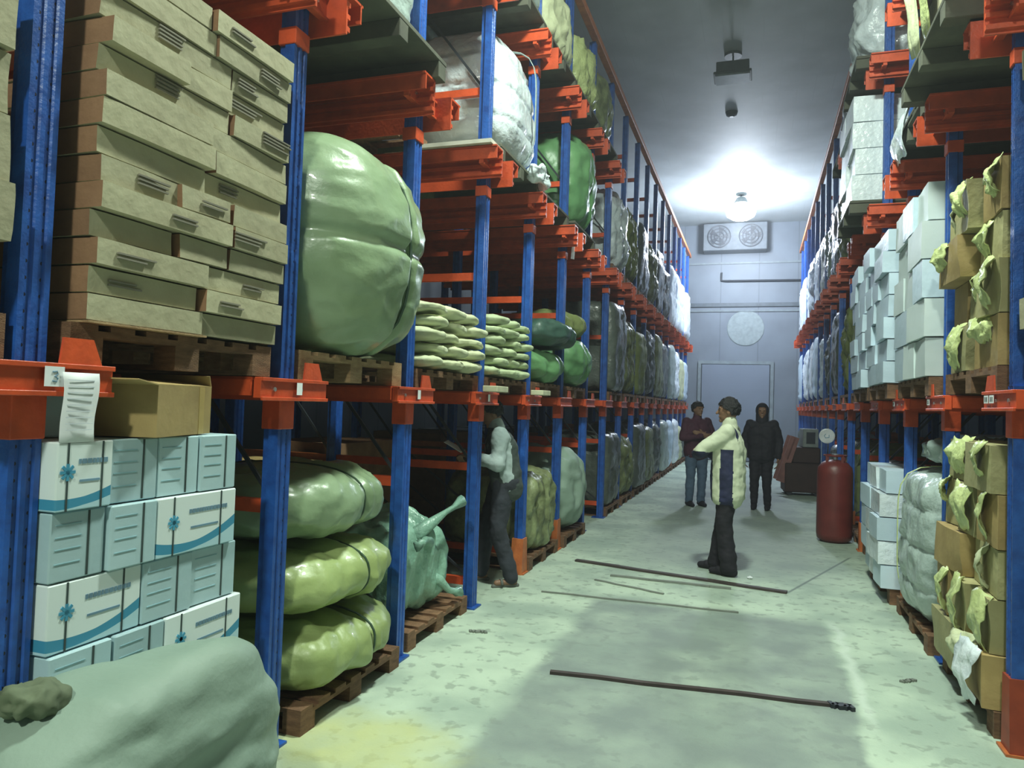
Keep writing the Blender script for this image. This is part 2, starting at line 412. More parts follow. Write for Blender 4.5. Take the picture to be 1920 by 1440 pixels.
WALLM = panel_mat('cold_store_wall_panel', (0.185, 0.215, 0.255), 1.15, 'X', 0.7)
WALLS = panel_mat('cold_store_side_panel', (0.16, 0.18, 0.19), 1.15, 'Y', 0.7)
CEILM = panel_mat('cold_store_ceiling_panel', (0.42, 0.46, 0.47), 0.3, 'X', 0.88, 0.65)
def slab(name, x0, x1, y0, y1, z0, z1, m):
    bm = bmesh.new(); box(bm, x0, x1, y0, y1, z0, z1); return struct(finish(name, bm, m))
slab('floor', WX0, WX1, WY0, WY1, -0.2, 0, floor_mat())
slab('ceiling', WX0, WX1, WY0, WY1, CEIL, CEIL + 0.2, CEILM)
slab('wall_left', WX0 - 0.2, WX0, WY0, WY1, 0, CEIL, WALLS)
slab('wall_right', WX1, WX1 + 0.2, WY0, WY1, 0, CEIL, WALLS)
slab('wall_back', WX0, WX1, WY1, WY1 + 0.2, 0, CEIL, WALLM)
slab('wall_front', WX0, WX1, WY0 - 0.2, WY0, 0, CEIL, WALLS)

# far wall: sliding door, trims, pipes
bm = bmesh.new(); box(bm, -1.66, 0.38, WY1 - 0.10, WY1, 0.02, 3.02)
d = struct(finish('door_1', bm, DOORM, bevel=0.01), 'wide pale blue-grey cold store door at the end of the aisle')
bm = bmesh.new(); box(bm, -1.78, -1.68, WY1 - 0.07, WY1, 0, 3.14); box(bm, 0.40, 0.50, WY1 - 0.07, WY1, 0, 3.14); box(bm, -1.68, 0.40, WY1 - 0.07, WY1, 3.04, 3.14)
finish('door_frame', bm, mat('grey_trim', (0.22, 0.26, 0.28), 0.5), d)
bm = bmesh.new(); box(bm, -0.1, -0.04, WY1 - 0.16, WY1 - 0.10, 0.95, 1.25); finish('door_handle', bm, DARK, d)
GREYT = mat('grey_trim', (0.2, 0.2, 0.2))
bm = bmesh.new(); box(bm, -2.6, 1.8, WY1 - 0.05, WY1, 4.86, 4.98); struct(finish('trim_1', bm, mat('dark_joint_trim', (0.10, 0.12, 0.14), 0.5)))
bm = bmesh.new(); box(bm, -2.6, 1.8, WY1 - 0.03, WY1, 4.70, 4.76); struct(finish('trim_2', bm, GREYT))
bm = bmesh.new(); box(bm, -2.6, 1.8, WY1 - 0.03, WY1, 6.22, 6.28); struct(finish('trim_3', bm, GREYT))
bm = bmesh.new()
lathe(bm, [(0.01, 0), (0.54, 0), (0.56, 0.01), (0.54, 0.02), (0.01, 0.02)], 40)
bmesh.ops.rotate(bm, verts=bm.verts, matrix=Matrix.Rotation(PI / 2, 3, 'X')); bmesh.ops.translate(bm, verts=bm.verts, vec=(-0.36, WY1 - 0.001, 4.18))
struct(finish('trim_4', bm, mat('pale_round_patch', (0.28, 0.33, 0.34), 0.5)), 'pale round patch on the far wall above the door')
bm = bmesh.new()
tube(bm, [(-1.12, WY1 - 0.06, 5.95), (-1.12, WY1 - 0.06, 5.70), (-1.0, WY1 - 0.06, 5.68), (1.5, WY1 - 0.06, 5.66)], 0.03)
tag(finish('wall_pipe', bm, DARK), 'thin dark pipe running sideways along the far wall under the cooler', 'pipe')

# evaporator cooler with two fans high on the far wall
ec = empty('evaporator_cooler', (-0.72, WY1 - 0.35, 6.55)); tag(ec, 'grey two-fan cold store cooler mounted high on the far wall', 'cooler')
bm = bmesh.new(); box(bm, -0.95, 0.95, -0.25, 0.33, 0, 0.85); finish('housing', bm, mat('cooler_casing', (0.13, 0.15, 0.17), 0.6), ec, bevel=0.02)
for s in (-0.47, 0.47):
    bm = bmesh.new()
    for r in (0.34, 0.24, 0.14):
        pts = [(s + r * math.cos(a * PI / 12), -0.27, 0.43 + r * math.sin(a * PI / 12)) for a in range(25)]
        tube(bm, pts, 0.018, 6)
    for a in range(4):
        bar(bm, (s - 0.34 * math.cos(a * PI / 4), -0.28, 0.43 - 0.34 * math.sin(a * PI / 4)), (s + 0.34 * math.cos(a * PI / 4), -0.28, 0.43 + 0.34 * math.sin(a * PI / 4)), 0.012)
    fg = finish('fan_guard', bm, DARK, ec)
    bm = bmesh.new()
    for a in range(5):
        t = a * 2 * PI / 5
        vs = [bm.verts.new((s + r * math.cos(t + o), -0.255 + z, 0.43 + r * math.sin(t + o))) for r, o, z in ((0.05, -0.4, 0), (0.31, -0.25, 0.0), (0.31, 0.35, -0.01), (0.05, 0.5, -0.01))]
        bm.faces.new(vs)
    f = finish('fan_blades', bm, DARK, fg)
    f.modifiers.new('s', 'SOLIDIFY').thickness = 0.004

# high bay lamps
def lamp(x, y, power, col, label):
    o = empty('high_bay_lamp', (x, y, CEIL)); tag(o, label, 'ceiling lamp', 'high bay lamps along the aisle ceiling')
    bm = bmesh.new(); lathe(bm, [(0.05, -0.05), (0.14, -0.05), (0.14, 0), (0.05, 0)], 20); tube(bm, [(0, 0, 0), (0, 0, -0.2)], 0.015)
    finish('ceiling_mount', bm, LAMPBODY, o)
    bm = bmesh.new()
    if power and y > 15: lathe(bm, [(0.02, -0.10), (0.12, -0.12), (0.20, -0.28), (0.02, -0.295)], 24)
    else: box(bm, -0.26, 0.26, -0.17, 0.17, -0.36, -0.18); box(bm, -0.30, 0.30, -0.21, 0.21, -0.40, -0.36)
    finish('housing', bm, LAMPBODY, o, bevel=0.01)
    if power:
        g = emis('lit_lamp_glass' , col, 60.0)
    else: g = mat('unlit_lamp_glass', (0.30, 0.34, 0.35), 0.25)
    bm = bmesh.new()
    if power:
        lathe(bm, [(0.02, -0.41), (0.27, -0.41), (0.25, -0.50), (0.16, -0.57), (0.02, -0.60)] if y < 15 else [(0.02, -0.30), (0.20, -0.30), (0.34, -0.38), (0.40, -0.50), (0.36, -0.62), (0.22, -0.71), (0.02, -0.74)], 32)
    else: box(bm, -0.27, 0.27, -0.18, 0.18, -0.43, -0.40)
    gl = finish('lamp_glass', bm, g, o, smooth=False)
    if power:
        l = bpy.data.lights.new('lamp_light', 'POINT' if y > 15 else 'AREA'); l.energy = power; l.color = col
        if y > 15: l.shadow_soft_size = 0.3
        else: l.shape = 'DISK'; l.size = 0.6
        lo = bpy.data.objects.new('lamp_light', l); COL.objects.link(lo); lo.parent = o; lo.location = (0, 0, -1.05 if y > 15 else -0.63)
for (x, y, p, c), lb in zip(LAMPS, ['unseen lit ceiling lamp added behind the viewer', 'lit ceiling lamp high above the near bays', 'unlit dark square lamp on the ceiling near the top of the picture', 'brightly glowing white lamp near the far end of the ceiling']):
    lamp(x, y, p, c, lb)
bm = bmesh.new(); lathe(bm, [(0.02, 0), (0.12, 0), (0.10, -0.07), (0.04, -0.10), (0.01, -0.10)], 20)
o = finish('smoke_detector', bm, LAMPBODY); o.location = (-0.57, 14.86, CEIL); tag(o, 'small dark round smoke detector on the ceiling between the two lamps', 'smoke detector')

# ---------------------------------------------------------------- racks
LX, RX = -2.05, 1.183
LY = [1.6017 + 1.2547 * k for k in range(18)]
RY = [4.166 + 1.3269 * (k - 1) for k in range(16)]     # RY[0] = 2.84 ... RY[1] = 4.166
TOPZ = 6.30
LEV_L = (1.68, 3.55, 5.08)     # top of rails
LEV_R = (1.74, 3.68, 5.20)

def post_profile(wy=0.10, dx=0.085):
    # omega shaped upright section; face towards +x, stiffening grooves in the face
    a, b = wy / 2, dx
    return [(0, -a), (0, -a + 0.018), (-0.008, -a + 0.024), (-0.008, -a + 0.036), (0, -a + 0.042), (0, a - 0.042), (-0.008, a - 0.036), (-0.008, a - 0.024), (0, a - 0.018), (0, a),
            (-b * 0.6, a), (-b * 0.7, a - 0.012), (-b, a - 0.012), (-b, a - 0.03), (-b + 0.006, a - 0.03), (-b + 0.02, 0), (-b + 0.006, -a + 0.03), (-b, -a + 0.03), (-b, -a + 0.012), (-b * 0.7, -a + 0.012), (-b * 0.6, -a)]

def make_frame(side, lev, depth=1.27, nmod=2, upper_w=None, foot=0.0, pw=0.10):
    """upright frame at the local origin; the aisle face is x = 0 and the rack runs to -x * side"""
    s = side
    o = empty('upright_frame', (0, 0, 0))
    def post(x, m, name, w=pw, z0=0.0, z1=TOPZ):
        bm = bmesh.new(); prism(bm, [(-s * 0 + (px if s > 0 else -px), py) for px, py in post_profile(w)], z0, z1)
        p = finish(name, bm, m, o); p.location = (x, 0, 0); return p
    if upper_w:
        post(0, POSTM, 'front_post', pw, 0.0, lev[0] + 0.02); post(0, POSTM, 'front_post', upper_w, lev[0] + 0.02, TOPZ)
    else: post(0, POSTM, 'front_post')
    for i in range(1, nmod + 1): post(-s * depth * i + (0.0), BLUE, 'rear_post')
    bm = bmesh.new(); box(bm, min(-s * 0.15, s * 0.03), max(-s * 0.15, s * 0.03), -0.075, 0.075, 0.0, 0.012); finish('base_plate', bm, BLUE if not foot else ORANGE2, o)
    if foot:
        bm = bmesh.new()
        # splayed foot guard
        x0 = s * 0.012
        fl = 0.085 if side > 0 else 0.066; poly = [(-pw / 2 - 0.008, foot), (pw / 2 + 0.008, foot), (fl, 0.0), (-fl, 0.0)]
        for xx in (x0, -s * 0.10):
            vs = [bm.verts.new((xx, y, z)) for y, z in poly]
        vv = list(bm.verts); a, b = vv[:4], vv[4:]
        bm.faces.new(a); bm.faces.new(b[::-1])
        for i in range(4): bm.faces.new((a[i], a[(i + 1) % 4], b[(i + 1) % 4], b[i]))
        finish('foot_guard', bm, mat('rust_red_paint', (0.36, 0.055, 0.022), 0.55, (0.24, 0.035, 0.015), 12) if foot > 0.355 else ORANGE2, o)
    # ties of the frame
    for i in range(nmod):
        xa = -s * (0.08 + depth * i); xb = -s * (depth * (i + 1))
        for z in (0.20, 1.09, 2.59, 4.08, 5.65):
            bm = bmesh.new(); box(bm, min(xa, xb), max(xa, xb), -0.022, 0.022, z - 0.03, z + 0.03)
            finish('tie_bar', bm, ORANGE if i == 0 else ORANGE2, o)
    for i in range(nmod):
        for z0, z1 in ((0.25, 1.05), (1.15, 2.5), (4.15, 5.6)):
            bm = bmesh.new()
            bar(bm, (-s * (0.1 + depth * i), 0.028, z0), (-s * (depth * (i + 1) - 0.04), 0.028, z1), 0.012, 0.02)
            finish('diagonal_brace', bm, DARK, o)
    for k, z in enumerate(lev):
        z -= 0.004
        hgt = 0.10 if k == 0 else 0.26
        zb = z - hgt
        # sleeve on the post below the arm
        bm = bmesh.new(); ww = pw / 2 + 0.006 if not (upper_w and k) else upper_w / 2 + 0.006
        box(bm, min(-s * 0.088, s * 0.008), max(-s * 0.088, s * 0.008), -ww, ww, zb - (0.13 if k == 0 else 0.06), zb + 0.02)
        finish('arm_sleeve', bm, ORANGE, o, bevel=0.003)
        # arm across the post face
        bm = bmesh.new()
        zt = z - 0.0 if k == 0 else z - 0.02
        zlo = zb if k == 0 else z - 0.14
        box(bm, min(s * 0.012, s * 0.05), max(s * 0.012, s * 0.05), -0.25, 0.25, zlo + 0.01, zt)
        box(bm, min(s * 0.05, s * 0.062), max(s * 0.05, s * 0.062), -0.25, 0.25, zlo, zlo + 0.016)
        box(bm, min(s * 0.05, s * 0.062), max(s * 0.05, s * 0.062), -0.25, 0.25, zt - 0.016, zt)
        am = finish('rail_arm', bm, ORANGE, o, bevel=0.002)
        for yy in (-0.16, 0.035):
            for zz in ((zlo + zt) / 2,):
                bm = bmesh.new()
                lathe(bm, [(0.001, -0.002), (0.010, -0.002), (0.010, 0.008), (0.001, 0.008)], 6, c=(0, 0, 0))
                vs = list(bm.verts)[-24:]
                bmesh.ops.rotate(bm, verts=vs, matrix=Matrix.Rotation(PI / 2 * s, 3, 'Y')); bmesh.ops.translate(bm, verts=vs, vec=(s * 0.05, yy, zz))
                finish('bolt', bm, BOLT, am)
        # guide flag on the arm end
        if k == 0:
            bm = bmesh.new()
            for sg in (1,):
                pr = [(0.05, z), (0.20, z), (0.165, z + 0.08), (0.06, z + 0.08)]
                a = [bm.verts.new((s * 0.058, sg * y, zz)) for y, zz in pr]; b = [bm.verts.new((s * 0.050, sg * y, zz)) for y, zz in pr]
                bm.faces.new(a); bm.faces.new(b[::-1])
                for i in range(4): bm.faces.new((a[i], a[(i + 1) % 4], b[(i + 1) % 4], b[i]))
            finish('guide_flag', bm, ORANGE, am)
        # the two pallet rails that run into the rack
        for sg in (-1, 1):
            bm = bmesh.new()
            L0, L1 = (s * 0.012 if k == 0 else s * 0.16), -s * (depth * nmod)
            xs = (min(L0, L1), max(L0, L1))
            y0, y1 = sorted((sg * 0.12, sg * 0.27))
            if k == 0:
                box(bm, xs[0], xs[1], y0, y1, z - 0.012, z)                      # ledge
                yv = sorted((sg * 0.12, sg * 0.132)); box(bm, xs[0], xs[1], yv[0], yv[1], zb, z)
                yv = sorted((sg * 0.258, sg * 0.27)); box(bm, xs[0], xs[1], yv[0], yv[1], zb + 0.02, z)
            else:
                box(bm, xs[0], xs[1], y0, y1, z - 0.012, z)
                yv = sorted((sg * 0.12, sg * 0.132)); box(bm, xs[0], xs[1], yv[0], yv[1], zb + 0.05, z)
                for zz in (z - 0.06, z - 0.12, z - 0.18):
                    yv = sorted((sg * 0.132, sg * 0.155)); box(bm, xs[0], xs[1], yv[0], yv[1], zz - 0.012, zz + 0.012)
                yv = sorted((sg * 0.245, sg * 0.257)); box(bm, xs[0], xs[1], yv[0], yv[1], z - 0.10, z)
            finish('pallet_rail', bm, ORANGE, o)
    return o

def rack(side, X, ys, lev, name, feet, first_upper=None):
    protos = {}
    for k, y in enumerate(ys):
        far = k >= (8 if side > 0 else 7)
        key = (feet.get(k, 0.0), first_upper if k == 1 and side < 0 else None, far)
        if key not in protos:
            o = make_frame(side, lev[:2] if far else lev, nmod=2, upper_w=key[1], foot=key[0], pw=0.10 if side > 0 else 0.086); protos[key] = o
        else: o = copy_tree(protos[key])
        o.location = (X, y, 0)
        if k > 4:
            for c in children(o):
                for q in list(children(c)):
                    if q.name.startswith('bolt'): bpy.data.objects.remove(q)
        # far frames: drop the deep tiny parts
        if k > 9:
            for c in list(children(o)):
                if c.name.startswith(('diagonal', 'base_plate')): bpy.data.objects.remove(c)
        which = ('nearest upright' if k == 0 else ORD[k] + ' upright from the viewer')
        tag(o, 'blue steel rack upright with orange arms, %s in the %s rack' % (which, name), 'rack upright', 'uprights of the %s rack' % name)
    return protos
rack(1, LX, LY, LEV_L, 'left', {4: 0.33, 5: 0.33, 14: 0.3, 15: 0.3})
rack(-1, RX, RY, LEV_R, 'right', {1: 0.36, 3: 0.3, 5: 0.33, 6: 0.3}, first_upper=0.052)

for X, ys, nm in ((LX, LY, 'left'), (RX, RY, 'right')):
    bm = bmesh.new(); box(bm, X - 0.045, X + 0.045, ys[0] - 0.4, ys[-1] + 0.3, TOPZ, TOPZ + 0.09)
    tag(finish('top_tie_rail', bm, ORANGE2, bevel=0.004), 'long orange tie beam along the top of the %s rack' % nm, 'beam')

# ---------------------------------------------------------------- pallets
def pallet_bm(lx=1.0, ly=1.04, h=0.13, broken=False):
    bm = bmesh.new()
    n = 7
    for i in range(n):
        y = -ly / 2 + (ly - 0.1) * i / (n - 1)
        box(bm, -lx / 2, lx / 2, y, y + 0.1, h - 0.02, h)
    for j in (-lx / 2, -0.05, lx / 2 - 0.1):
        box(bm, j, j + 0.1, -ly / 2, ly / 2, h - 0.04, h - 0.02)
        for i in (-ly / 2, -0.06, ly / 2 - 0.12): box(bm, j, j + 0.1, i, i + 0.12, 0.02, h - 0.04)
    for i in (-ly / 2, -0.06, ly / 2 - 0.12): box(bm, -lx / 2, lx / 2, i, i + 0.12, 0, 0.02)
    return bm
PB = {}
def pallet(x, y, z, label, m=None, rz=0.0, group=None, lx=1.0, ly=1.04, h=0.13):
    key = (m or WOOD, lx, ly, h)
    if key in PB:
        o = PB[key].copy(); COL.objects.link(o)
    else:
        o = finish('wooden_pallet', pallet_bm(lx, ly, h), m or WOOD); PB[key] = o
    o.location = (x, y, z); o.rotation_euler = (0, 0, rz)
    return tag(o, label, 'pallet', group or 'wooden pallets in the racks')

# ---------------------------------------------------------------- cartons
CB = {}
def carton(name, cx, cy, z0, lx, ly, lz, m, label, cat='carton', group=None, rz=0.0, bev=0.006, tilt=0.0, sag=0.0):
    key = (name, round(lx, 3), round(ly, 3), round(lz, 3), m.name if not isinstance(m, list) else tuple(q.name for q in m), round(sag, 3))
    if key in CB:
        o = copy_tree(CB[key])
    else:
        bm = bmesh.new(); vs, fs = box(bm, -lx / 2, lx / 2, -ly / 2, ly / 2, 0, lz)
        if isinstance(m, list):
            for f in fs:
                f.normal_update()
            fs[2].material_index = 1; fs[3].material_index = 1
        if sag:
            bmesh.ops.subdivide_edges(bm, edges=list(bm.edges), cuts=4, use_grid_fill=True)
            sd = random.random() * 50
            for v in bm.verts:
                v.co += Vector((noise.noise(v.co * 4 + Vector((sd, 0, 0))), noise.noise(v.co * 5 + Vector((0, sd, 0))), 0.35 * noise.noise(v.co * 5 + Vector((0, 0, sd))))) * sag
                v.co.x = min(max(v.co.x, -lx / 2), lx / 2); v.co.y = min(max(v.co.y, -ly / 2), ly / 2); v.co.z = min(max(v.co.z, 0), lz)
            o = finish(name, bm, m, smooth=True); o.data.set_sharp_from_angle(angle=0.6)
        else: o = finish(name, bm, m, bevel=bev)
        CB[key] = o
    o.location = (cx, cy, z0); o.rotation_euler = (tilt, 0, rz)
    return tag(o, label, cat, group)

rnd = random.Random(7)

# ---- left rack, bay 1: brown flat cartons on the first level
yc = (LY[0] + LY[1]) / 2
pallet(-2.53, yc - 0.02, LEV_L[0], 'dark wooden pallet under the tall stack of flat sand-brown cartons', lx=1.0, ly=0.99)
bm = bmesh.new(); box(bm, -0.5, 0.5, -0.26, 0.26, 0, 0.007)
o = finish('slip_sheet', bm, WOOD_PALE); o.location = (-2.49, 2.0, LEV_L[0] + 0.131); tag(o, 'pale bare board edge lying between the pallet and the flat cartons', 'board')
z = LEV_L[0] + 0.14
rows = 14
rh = 0.0895
for r in range(rows):
    cuts = [(0.0, 0.52, 1.0), (0.0, 0.63, 1.0), (0.0, 0.50, 1.0), (0.0, 0.36, 0.63, 1.0)][(r * 2 + (r // 3)) % 4]
    for i in range(len(cuts) - 1):
        a = 1.745 + cuts[i] * 0.965 + 0.003; b = 1.745 + cuts[i + 1] * 0.965 - 0.003
        fx = -1.985 + rnd.uniform(-0.03, 0.025)
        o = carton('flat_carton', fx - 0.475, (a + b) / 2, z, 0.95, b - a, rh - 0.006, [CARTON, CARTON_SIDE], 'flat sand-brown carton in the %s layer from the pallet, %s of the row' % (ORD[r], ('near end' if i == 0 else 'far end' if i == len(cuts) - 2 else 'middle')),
                   group='flat sand-brown cartons stacked on the first level', rz=rnd.uniform(-0.02, 0.02), sag=0.012 if r % 2 else 0.008)
        if not o.children and rnd.random() < 0.35:
            bm = bmesh.new(); w_ = rnd.uniform(0.12, 0.2); c_ = rnd.uniform(-0.1, 0.1)
            for q in range(rnd.randint(2, 4)):
                zz = 0.03 + q * 0.014; box(bm, 0.4752, 0.484, c_ - w_ / 2, c_ + w_ / 2 * rnd.uniform(0.4, 1), zz, zz + 0.006)
            p = finish('printed_marks', bm, mat('faded_dark_print', (0.25, 0.23, 0.18), 0.8), o)
    z += rh
# neighbouring bay 0 stack at the far left edge
pallet(-2.55, 1.07, LEV_L[0], 'wooden pallet under the carton stack at the left picture edge', lx=1.0, ly=0.9)
z = LEV_L[0] + 0.14
for r in range(5):
    h_ = (0.19, 0.17, 0.2, 0.18, 0.19, 0.12)[r]
    carton('bulging_carton', -2.50 + rnd.uniform(-0.03, 0.03), 1.09, z, 0.95, 0.80, h_ - 0.006, CARTON, 'sand-coloured carton at the left picture edge, %s layer from its pallet' % ORD[r], group='cartons in the stack at the left picture edge', sag=0.02)
    z += h_

# ---- blue and white cartons on the floor level of bay 1
pallet(-2.52, 2.10, 0.0, 'wooden pallet on the floor under the pale blue cartons', lx=1.0, ly=0.86)
BX = -2.0
def blue_box(y0, y1, z0, h, kind, label, rz=0.0, dx=0.0):
    o = carton('blue_white_carton', BX - 0.24 + dx, (y0 + y1) / 2, z0, 0.48, y1 - y0 - 0.006, h - 0.005, SWOOSH if kind == 'w' else PALEBLUE, label, group='pale blue and white cartons on the floor pallet', rz=rz, bev=0.004)
    if o.children: return o
    hy = (y1 - y0) / 2
    fx = 0.2405
    def q(name, boxes, m):
        bm = bmesh.new()
        for (a, b, c, d_) in boxes: box(bm, fx - 0.001, fx + 0.0015, a, b, c, d_)
        finish(name, bm, m, o)
    if kind == 'w':
        b_ = []
        rr = random.Random(int(y0 * 100))
        yy = -hy * 0.25
        while yy < hy * 0.72:
            wd = rr.uniform(0.008, 0.016); b_.append((yy, yy + wd, h * 0.66, h * 0.66 + 0.015)); yy += wd + 0.004
        b_.append((-hy * 0.2, hy * 0.5, h * 0.40, h * 0.40 + 0.007))
        q('printed_lines', b_, PRINTGREY)
        # snowflake like mark made of crossing bars
        bm = bmesh.new(); c = Vector((fx + 0.001, -hy * 0.62, h * 0.55))
        for a in range(4):
            t = a * PI / 4; dv = Vector((0, math.cos(t), math.sin(t))) * 0.026; bar(bm, c - dv, c + dv, 0.003, 0.009)
        finish('printed_emblem', bm, PRINTBLUE, o)
        q('strap', [(-hy * 0.62 - 0.003, -hy * 0.62 + 0.003, 0, h - 0.006), (hy * 0.55, hy * 0.55 + 0.006, 0, h - 0.006)], STRAP)
    else:
        q('strap', [(hy * 0.32, hy * 0.32 + 0.007, 0.005, h - 0.008)], STRAP)
        b_ = [(-hy * 0.8, hy * 0.1, h * t, h * t + 0.003) for t in (0.25, 0.45, 0.62, 0.8)]
        q('printed_lines', b_, mat('pale_teal_print', (0.27, 0.46, 0.52), 0.7))
    return o
zz = 0.14
rowdef = [  # bottom to top: list of (y0,y1,kind)
    [(1.68, 1.92, 'b'), (1.92, 2.14, 'b'), (2.14, 2.56, 'w')],
    [(1.68, 2.06, 'w'), (2.06, 2.30, 'b'), (2.30, 2.53, 'b')],
    [(1.67, 1.90, 'b'), (1.90, 2.12, 'b'), (2.12, 2.53, 'w')],
    [(1.66, 2.02, 'w'), (2.02, 2.26, 'b'), (2.26, 2.51, 'b')],
    [(1.66, 1.86, 'b'), (1.86, 2.06, 'b'), (2.06, 2.47, 'w')],
    [(1.65, 1.86, 'w'), (1.86, 2.07, 'b'), (2.07, 2.27, 'b'), (2.27, 2.47, 'b')]]
for r, rd in enumerate(rowdef):
    h_ = 0.217
    for i, (a, b, kd) in enumerate(rd):
        nm = 'white carton with a blue swoosh' if kd == 'w' else 'pale blue carton with a dark strap'
        pos = 'near end' if i == 0 else ('far end' if i == len(rd) - 1 else ('second from the near end' if i == 1 else 'third from the near end'))
        blue_box(a, b, zz, h_, kd, '%s, %s of the %s layer' % (nm, pos, ORD[r]), rz=rnd.uniform(-0.015, 0.015), dx=rnd.uniform(-0.012, 0.012))
    zz += h_
TOPB = zz
# back row carrying the open box, and the pale blue carton standing behind the paper sheet
for r in range(6):
    carton('blue_white_carton', BX - 0.745, 2.08, 0.14 + 0.217 * r, 0.48, 0.83, 0.212, PALEBLUE, 'pale blue carton hidden in the back row behind the swoosh cartons, %s layer' % ORD[r], group='pale blue cartons of the back row')
carton('blue_white_carton', BX - 0.30, 1.745, TOPB, 0.30, 0.17, 0.185, PALEBLUE, 'small pale blue carton standing on the blue stack behind the hanging paper sheet')

# open kraft box on top
ob = empty('open_cardboard_box', (BX - 0.17, 2.13, TOPB), 0.28); tag(ob, 'open brown cardboard box with raised flaps on top of the blue cartons', 'cardboard box')
bm = bmesh.new(); W, D, H = 0.36, 0.40, 0.18
t = 0.005
box(bm, -W / 2, W / 2, -D / 2, D / 2, 0, t)
box(bm, W / 2 - t, W / 2, -D / 2, D / 2, t, H); box(bm, -W / 2, -W / 2 + t, -D / 2, D / 2, t, H)
box(bm, -W / 2 + t, W / 2 - t, -D / 2, -D / 2 + t, t, H); box(bm, -W / 2 + t, W / 2 - t, D / 2 - t, D / 2, t, H)
finish('box_body', bm, KRAFT, ob)
def flap(hinge_a, hinge_b, out, length, ang):
    bm = bmesh.new(); a, b = Vector(hinge_a), Vector(hinge_b); o_ = Vector(out)
    dv = (o_ * math.cos(ang) + Vector((0, 0, 1)) * math.sin(ang)) * length; nv = (o_ * -math.sin(ang) + Vector((0, 0, 1)) * math.cos(ang)) * 0.004
    q = [a, b, b + dv * 0.97, a + dv]
    lo_ = [bm.verts.new(p) for p in q]; hi = [bm.verts.new(p + nv) for p in q]
    bm.faces.new(lo_[::-1]); bm.faces.new(hi)
    for i in range(4): bm.faces.new((lo_[i], lo_[(i + 1) % 4], hi[(i + 1) % 4], hi[i]))
    finish('box_flap', bm, KRAFT, ob)
flap((-W / 2, -D / 2, H), (W / 2, -D / 2, H), (0, -1, 0), 0.13, 0.12)
flap((-W / 2, D / 2, H), (W / 2, D / 2, H), (0, 1, 0), 0.05, 1.95)
flap((W / 2, -D / 2, H), (W / 2, D / 2, H), (-1, 0, 0), 0.14, 0.12)
flap((-W / 2, -D / 2, H), (-W / 2, D / 2, H), (-1, 0, 0), 0.06, 0.6)
bm = bmesh.new(); box(bm, W / 2, W / 2 + 0.002, 0.10, 0.14, 0.0, H); finish('packing_tape', bm, mat('tan_tape', (0.52, 0.38, 0.14), 0.35), ob)

# hanging paper sheet and labels on the arms
bm = bmesh.new()
N = 8
for i in range(N + 1):
    for j in range(2):
        yy = -0.062 + 0.124 * j + 0.003 * math.sin(i * 0.9); bm.verts.new((0.006 * math.sin(i * 0.5 + j), yy, -0.215 * i / N))
bm.verts.ensure_lookup_table()
for i in range(N): bm.faces.new([bm.verts[k] for k in (2 * i, 2 * i + 1, 2 * i + 3, 2 * i + 2)])
o = finish('paper_sheet', bm, PAPER, smooth=True); o.location = (LX + 0.068, LY[0] + 0.115, LEV_L[0] - 0.03)
o.modifiers.new('s', 'SOLIDIFY').thickness = 0.001; tag(o, 'white printed paper sheet hanging from the orange arm at the left', 'paper')
bm = bmesh.new()
for i in range(9): box(bm, -0.001, 0.0, -0.05, 0.045, -0.025 - 0.019 * i, -0.022 - 0.019 * i)
p = finish('printed_lines', bm, mat('pale_grey_print', (0.62, 0.66, 0.72), 0.8), o); p.location = (0.008, 0, 0)
bm = bmesh.new(); box(bm, 0, 0.002, -0.032, 0.032, -0.03, 0.03)
o = finish('bay_label', bm, PAPER); o.location = (LX + 0.0625, LY[0] + 0.03, LEV_L[0] - 0.045); tag(o, 'small square white label with a grey numeral on the nearest left arm', 'label')
bm = bmesh.new(); tube(bm, [(0.003, -0.008, 0.014), (0.003, 0.006, 0.016), (0.003, 0.010, 0.008), (0.003, 0.0, 0.001), (0.003, 0.010, -0.006), (0.003, 0.006, -0.015), (0.003, -0.008, -0.013)], 0.0025, 5)
finish('numeral', bm, PRINTGREY, o)
for k in (1, 2, 3):
    bm = bmesh.new(); box(bm, 0, 0.002, -0.02, 0.02, -0.028, 0.028)
    o = finish('bay_label', bm, PAPER); o.location = (LX + 0.0625, LY[k] + 0.01, LEV_L[0] - 0.048); tag(o, 'tiny white label on the orange arm of the %s left upright' % ORD[k], 'label')
# pale wooden packers lying on the arms
for k, lb in ((3, 'fourth'), (4, 'fifth')):
    bm = bmesh.new(); box(bm, -0.05, 0.07, -0.16, 0.10, 0, 0.045)
    o = finish('wood_packer', bm, mat('bleached_wood', (0.60, 0.60, 0.42), 0.8), bevel=0.004); o.location = (LX + 0.07 + 0.05, LY[k] + 0.0, LEV_L[0] + 0.0)
    tag(o, 'small pale wooden block lying on the arm of the %s left upright' % lb, 'wood block')
bm = bmesh.new(); box(bm, 0, 0.003, -0.07, 0.07, -0.17, 0.0)
o = finish('paper_tag', bm, PAPER); o.location = (LX + 0.07, LY[5] + 0.06, LEV_L[1] - 0.14); o.rotation_euler = (0.15, 0.1, 0); tag(o, 'white paper tag hanging from the high orange arm of the sixth left upright', 'paper')

